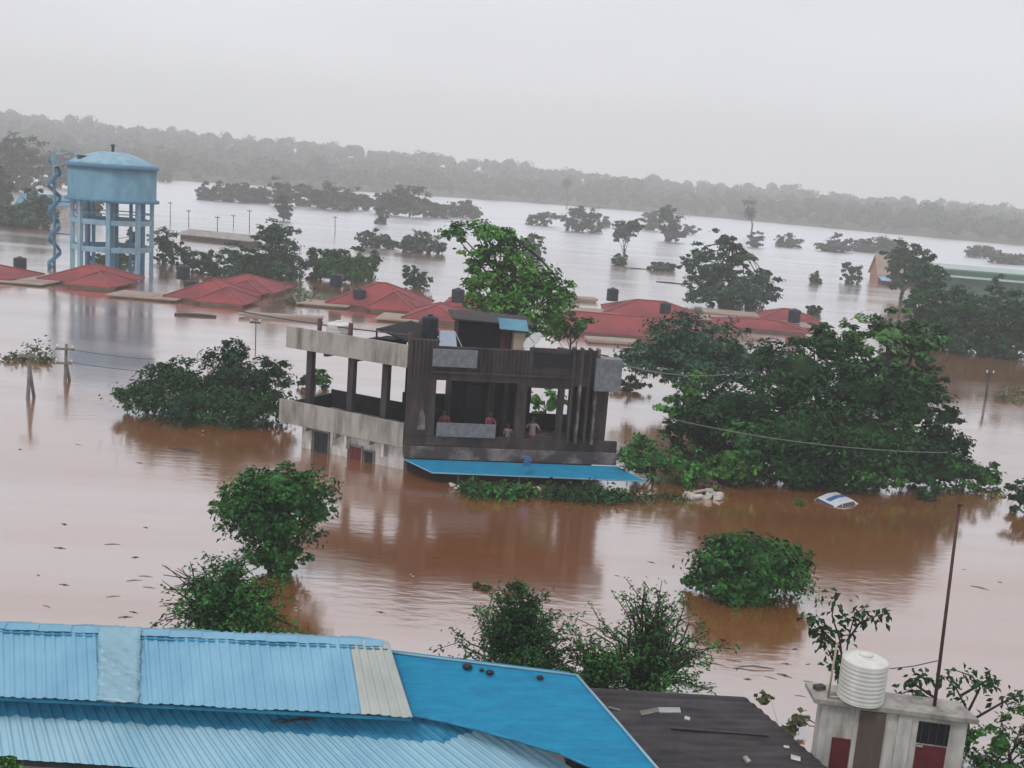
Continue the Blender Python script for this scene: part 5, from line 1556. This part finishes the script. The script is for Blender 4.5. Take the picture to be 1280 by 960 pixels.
# floating twigs and leaves, each its own
proto = None
spots = []
for i in range(46):
    r_ = random.random()
    if r_ < .5: x, y = random.uniform(820, 1015), random.uniform(775, 885)
    elif r_ < .8: x, y = random.uniform(40, 200), random.uniform(655, 775)
    else: x, y = random.uniform(430, 820), random.uniform(690, 775)
    spots.append((x, y))
spots += [(175, 579), (98, 556), (25, 562), (233, 562), (1225, 735), (1250, 728), (1205, 712), (330, 770)]
protos = []
for q_ in range(3):
    mb = MB(); L_ = (.22, .35, .5)[q_]
    mb.tube([(-L_, 0, .015), (-.1 * L_, .06, .03), (L_, -.03, .015)], [.012, .022, .008], 5)
    mb.tube([(0, .05, .02), (.3 * L_, .22 * L_, .05)], [.014, .006], 4)
    if q_ < 2: mb.box((.02, .02, .02), (.16, .09, .03), .4)
    o = mb.build('floating_twig', 'metal_rust'); tag(o, 'small brown twig floating on the open flood', 'twig', 'twigs floating on the flood'); protos.append(o)
for i, (x, y) in enumerate(spots):
    o = protos[i] if i < 3 else protos[i % 3].copy()
    if i >= 3: C.objects.link(o)
    c = wp(x, y, 0); o.location = (c.x, c.y, 0); o.rotation_euler = (0, 0, random.uniform(-.5, .5)); s_ = random.uniform(.25, .6); o.scale = (s_, s_, s_)
for (x0, y0, x1, y1, lb) in ((210, 559, 250, 566, 'long dark stick floating below the left bush'), (925, 833, 968, 836, 'long dark stick floating above the dark roof'), (1006, 900, 1022, 906, 'dark stick at the water edge left of the outbuilding'), (820, 352, 862, 356, 'long dark snag lying in the far water before the round trees'), (780, 335, 812, 337, 'thin snag joining the lone tree reflection and a bush'), (1140, 389, 1165, 391, 'short snag in the water right of the big tree')):
    a, b = wp(x0, y0, .03), wp(x1, y1, .03); k = a.y / FPX
    mb = MB().tube([a, a.lerp(b, .4) + Vector((0, 0, .04)), b], [.7 * k, 1.0 * k, .5 * k], 5)
    tag(mb.build('floating_stick', 'metal_dark', None, tuple(a)), lb, 'stick')

# ---- middle distance
def mt(label, px, py, blobs, m='leaf_dark', sz=.42, dens=20, r0=.25, **kw):
    if kw.pop('fill', True):
        mx_ = sum(b[0] * b[2] for b in blobs) / sum(b[2] for b in blobs); wd_ = max(b[0] + b[2] for b in blobs) - min(b[0] - b[2] for b in blobs)
        cy_ = sum(b[1] for b in blobs) / len(blobs)
        if py - cy_ < 60: blobs = blobs + [(mx_ - wd_ * .18, (py * 1.4 + cy_) / 2.4, wd_ * .27, (py - cy_) * .5), (mx_ + wd_ * .18, (py * 1.4 + cy_) / 2.4, wd_ * .27, (py - cy_) * .5)]
    return tree(kw.pop('name', 'leafy_tree'), label, 'tree', px, py, blobs, sz, dens, m, r0=r0, **kw)
mt('dark tall mass of trees in the far water right of centre', 918, 384, [(905, 302, 19, 14), (872, 320, 18, 14), (925, 322, 22, 14), (952, 348, 22, 14), (888, 342, 30, 24), (925, 358, 40, 24), (862, 335, 12, 14), (960, 368, 16, 12), (900, 372, 30, 10)], 'leaf_grey', .45, 18, group=None, clump=.24)
mt('tall tiered tree behind the red roofs right of the tower', 343, 348, [(345, 288, 24, 12), (340, 300, 26, 12), (345, 325, 36, 24), (330, 340, 36, 12), (362, 335, 20, 16)], 'leaf_grey', .4, 18)
for i, (x, y, rx, ry, lb) in enumerate(((205, 305, 14, 24, 'dark tree touching the right side of the tower'), (232, 322, 14, 18, 'leftmost small tree of the row right of the tower'), (258, 326, 18, 18, 'second small tree of the row right of the tower'), (292, 322, 18, 20, 'third small tree of the row right of the tower'), (310, 330, 18, 20, 'fourth tree of the row hugging the tiered tree'))):
    mt(lb, x, y + ry - 1, [(x, y, rx, ry), (x + rx * .5, y + ry * .4, rx * .8, ry * .7)], 'leaf_grey' if i % 2 else 'leaf_dark', .36, 18, r0=.12, group='row of trees right of the tower')
for i, (x, y, rx, ry, lb) in enumerate(((400, 332, 16, 18, 'left bamboo like clump behind the middle red roof'), (425, 335, 24, 18, 'middle bamboo like clump behind the middle red roof'), (455, 332, 18, 18, 'right bamboo like clump behind the middle red roof'))):
    mt(lb, x, y + ry, [(x, y, rx, ry), (x - 6, y - 10, 8, 14), (x + 10, y - 8, 8, 12)], 'leaf_mid', .5, 10, r0=.1, group='bamboo clumps behind the middle red roof', clump=.4)
mt('thin ragged tree right of the middle red roof', 520, 360, [(515, 345, 10, 12), (528, 348, 12, 8), (508, 340, 4, 8)], 'leaf_grey', .4, 8, r0=.08)
mt('green tree glimpsed under the tower tank', 150, 330, [(150, 322, 18, 18), (125, 330, 14, 12), (165, 300, 8, 12)], 'leaf_grey', .5, 8, r0=.1)
mt('dome shaped far tree, left one of a pair in open water', 470, 309, [(470, 300, 22, 11), (460, 294, 10, 6), (484, 303, 12, 7)], 'leaf_far', .7, 7, r0=.2, group=G_FAR)
mt('dome shaped far tree, right one of a pair in open water', 525, 316, [(525, 302, 26, 12), (540, 309, 14, 7), (505, 309, 12, 7)], 'leaf_far', .7, 7, r0=.2, group=G_FAR)
mt('conical far tree above the tiered tree', 355, 276, [(355, 258, 11, 13), (357, 248, 7, 6)], 'leaf_far', .7, 6, r0=.2, group=G_FAR)
mt('small drop shaped far tree above the pair of dome shaped ones', 476, 280, [(476, 268, 10, 9)], 'leaf_far', .7, 6, r0=.2, group=G_FAR)
mt('lone vase shaped far tree on a thin stem mid water', 780, 318, [(782, 288, 17, 14), (772, 296, 8, 8), (795, 280, 10, 7)], 'leaf_far', .6, 9, r0=.18, group=G_FAR, topz=3, core=.5, fill=False)
mt('sparse low bush right under the lone vase shaped tree', 776, 332, [(776, 324, 9, 8)], 'leaf_olive', .6, 5, r0=.1, group=G_FAR)
mt('low drowned bush right of the lone vase shaped tree', 824, 338, [(822, 332, 14, 4), (832, 331, 10, 4)], 'leaf_far', .6, 7, r0=.1, group=G_FAR)
mt('flat topped lacy far tree left of the broad far tree', 678, 282, [(678, 270, 18, 4), (670, 273, 10, 3)], 'leaf_far', .8, 6, r0=.2, group=G_FAR)
mt('broad far tree with lumpy crown left of the vase shaped one', 728, 290, [(728, 268, 18, 9), (712, 275, 12, 6), (735, 280, 14, 6), (745, 271, 8, 5)], 'leaf_far', .8, 7, r0=.3, group=G_FAR)
mt('small pale far tree between the broad and the vase shaped ones', 757, 284, [(757, 276, 10, 6)], 'leaf_far', .8, 6, r0=.2, group=G_FAR)
mt('tall dark far tree left half of the twin behind the vase shaped one', 818, 288, [(815, 274, 13, 12)], 'leaf_far', .8, 7, r0=.3, group=G_FAR)
mt('taller right half of the twin far trees', 838, 302, [(837, 272, 14, 16), (842, 290, 14, 12)], 'leaf_far', .8, 7, r0=.3, group=G_FAR)
mt('small low far tree right of the twin far trees', 862, 293, [(862, 286, 10, 5)], 'leaf_far', .8, 6, r0=.2, group=G_FAR)
mt('round far tree under the palmyra palm', 944, 309, [(944, 300, 11, 9)], 'leaf_far', .7, 8, r0=.2, group=G_FAR)
mt('dark double humped far tree right of the palmyra palm', 986, 309, [(988, 301, 15, 8), (978, 304, 12, 5)], 'leaf_far', .7, 8, r0=.2, group=G_FAR)
mt('low far tree clump with a small round head on top', 1046, 315, [(1045, 307, 20, 6), (1046, 295, 6, 5), (1035, 309, 14, 5)], 'leaf_far', .7, 8, r0=.2, group=G_FAR)
mt('wide low far clump left of the tree by the orange house', 1095, 316, [(1085, 304, 14, 6), (1105, 306, 22, 10), (1063, 302, 6, 4)], 'leaf_far', .7, 8, r0=.2, group=G_FAR)
mt('dark round tree standing alone left of the orange house', 1066, 354, [(1065, 338, 12, 12), (1066, 346, 10, 6), (1058, 332, 6, 5)], 'leaf_grey', .5, 9, r0=.15, group=G_FAR)
mt('sparse whitish shrub left of the lone dark round tree', 1020, 354, [(1020, 347, 9, 8)], 'leaf_grey', .4, 3, r0=.08, group=G_FAR)
mt('rounded dark tree behind the orange house', 1130, 360, [(1130, 318, 24, 18), (1138, 338, 20, 18), (1118, 328, 12, 14)], 'leaf_dark', .6, 8, r0=.3, Y=150)
mt('paler tree right of the orange house', 1160, 372, [(1160, 338, 17, 17), (1150, 352, 18, 16), (1172, 350, 12, 14)], 'leaf_grey', .55, 9, r0=.2, Y=112)
mt('big dark tree mass on the right below the green warehouse', 1180, 438, [(1160, 395, 34, 30), (1200, 390, 34, 30), (1180, 415, 50, 24), (1140, 378, 18, 12)], 'leaf_dark', .42, 20, r0=.3, clump=.25)
mt('dark leafy tree right of the big mass near the right edge', 1230, 442, [(1225, 400, 34, 28), (1240, 420, 34, 20), (1210, 425, 28, 14)], 'leaf_dark', .42, 20, r0=.3, clump=.3)
mt('loose tree cut by the right edge below the warehouse', 1270, 448, [(1268, 385, 22, 20), (1275, 415, 26, 24), (1250, 435, 30, 12), (1290, 400, 24, 30)], 'leaf_dark', .42, 20, r0=.25, clump=.35)
mt('spindly pale conical tree before the warehouse', 1200, 420, [(1200, 368, 8, 14), (1200, 380, 12, 10)], 'leaf_grey', .45, 10, r0=.12)
mt('spindly pale conical tree near the right edge before the warehouse', 1248, 425, [(1246, 360, 7, 14), (1248, 378, 12, 12)], 'leaf_grey', .45, 10, r0=.12)
mt('low dark thicket at the far right beyond the warehouse', 1225, 322, [(1225, 313, 20, 6)], 'leaf_far', .8, 6, r0=.2, group=G_FAR)
mt('second low thicket at the far right edge', 1262, 330, [(1255, 322, 20, 6), (1275, 325, 16, 6)], 'leaf_far', .8, 6, r0=.2, group=G_FAR)
mt('small round bush behind the rightmost red roof', 1015, 392, [(1016, 386, 9, 6)], 'leaf_grey', .4, 8, r0=.08)
mt('small grey weed clump right of the lone dark round tree', 668, 325, [(662, 300, 14, 8), (670, 315, 14, 10)], 'leaf_grey', .6, 7, r0=.2)
# tree rows on the far side, left
rows = [(258, 250, 239, 14, 10, 'first dark tree of the far row right of the tower'), (285, 252, 239, 22, 11, 'second dark tree of the far row right of the tower'), (315, 253, 240, 20, 12, 'third dark tree of the far row right of the tower'),
        (352, 258, 236, 16, 13, 'round far tree beyond the conical one'), (385, 258, 242, 20, 12, 'far tree behind the conical one on its right'), (415, 262, 245, 26, 13, 'wide far tree in the long row left of centre'), (445, 262, 248, 18, 12, 'far tree in the long row above the pair of domes'),
        (480, 268, 252, 18, 10, 'small far tree right above the drop shaped one'), (510, 271, 248, 24, 16, 'tallest far tree in the long row above the domes'), (545, 272, 260, 18, 9, 'low far tree left of the bright tree top'), (578, 272, 260, 18, 10, 'far tree just right behind the bright tree top')]
for x, yb, yc, rx, ry, lb in rows:
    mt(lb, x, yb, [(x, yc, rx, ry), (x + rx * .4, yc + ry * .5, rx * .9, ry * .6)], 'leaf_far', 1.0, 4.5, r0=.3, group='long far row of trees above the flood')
for x, yb, yc, rx, ry, lb in ((20, 240, 195, 30, 34, 'tall hazy tree at the left edge'), (75, 235, 205, 22, 24, 'flat topped hazy tree behind the spiral stair'), (0, 262, 225, 14, 22, 'dark tree at the very left edge of the flood'), (205, 228, 215, 9, 8, 'small round tree peeping right of the blue tank')):
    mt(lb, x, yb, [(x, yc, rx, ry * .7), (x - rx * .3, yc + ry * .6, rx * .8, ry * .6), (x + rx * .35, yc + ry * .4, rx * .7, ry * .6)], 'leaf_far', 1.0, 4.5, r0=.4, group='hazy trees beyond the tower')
for x, yb, yc, rx, ry, lb in ((12, 282, 262, 22, 12, 'dark green bush on the left edge beyond the tower'), (42, 282, 250, 20, 16, 'leafy tree beside the pale blue hut'), (30, 284, 268, 34, 12, 'low green hedge before the pale blue hut'), (105, 272, 255, 22, 12, 'green tree right behind the tower legs')):
    mt(lb, x, yb, [(x, yc, rx, ry), (x + rx * .3, yc + ry * .5, rx * .8, ry * .6)], 'leaf_grey', .8, 6, r0=.3, group='green bank beyond the tower')
# palmyra palms
def palm(label, px, py, topy, rp, m='leaf_far', r0=.25, group='far palmyra palms'):
    b = wp(px, py, 0); t = atY(px, topy, b.y); k = b.y / FPX; R = rp * k
    root = empty('palm_tree', tuple(b), label, 'palm tree', group)
    MB().tube([(b.x, b.y, -2), (b.x + .2, b.y, t.z * .5), tuple(t)], [r0 * 1.3, r0, r0 * .8], 7).build('trunk', 'bark_far', root, tuple(b))
    n = 420; d = unit(rng.normal(size=(n, 3))); P = np.array(t)[None] + d * R * rng.uniform(.35, 1.0, (n, 1))
    np_mesh('crown', leaves(P, d + rng.normal(size=(n, 3)) * .8, R * rng.uniform(.25, .5, n), .3, d), n, m, root, tuple(b))
palm('tall palmyra palm with two tiered head right of centre', 938, 297, 266, 9)
palm('smaller hazy palmyra palm against the far wood', 708, 262, 229, 7)
b = wp(938, 297, 0); t = atY(937, 252, b.y)
# the second, flatter tier of dead fronds
n = 200; d = unit(rng.normal(size=(n, 3)) * np.array([1, 1, .3])); P = np.array(t)[None] + d * 9 * b.y / FPX * rng.uniform(.4, 1, (n, 1)) + np.array([0, 0, -.3])
pm = [o for o in bpy.data.objects if o.name.startswith('palm_tree')][0]
np_mesh('upper_fronds', leaves(P, rng.normal(size=(n, 3)) + np.array([0, 0, 1]), .9 * rng.uniform(.5, 1.2, n), .3, d), n, 'leaf_far', pm, tuple(pm.location))
# ------------------------------------------------------------------ haze (closed box round everything, sky outside)
hz = MB().box((0, 630, 42), (1960, 1400, 100)).build('haze', 'ground')
hm = bpy.data.materials.new('haze_air'); hm.use_nodes = True
hn = hm.node_tree; hn.nodes.clear()
ho = hn.nodes.new('ShaderNodeOutputMaterial'); hv = hn.nodes.new('ShaderNodeVolumePrincipled')
hv.inputs['Color'].default_value = (0.97, 0.98, 1.0, 1)
hv.inputs['Density'].default_value = 0.0010
hv.inputs['Anisotropy'].default_value = 0.0
hn.links.new(hv.outputs['Volume'], ho.inputs['Volume'])
hz.data.materials.clear(); hz.data.materials.append(hm)
tag(hz, kind='stuff')
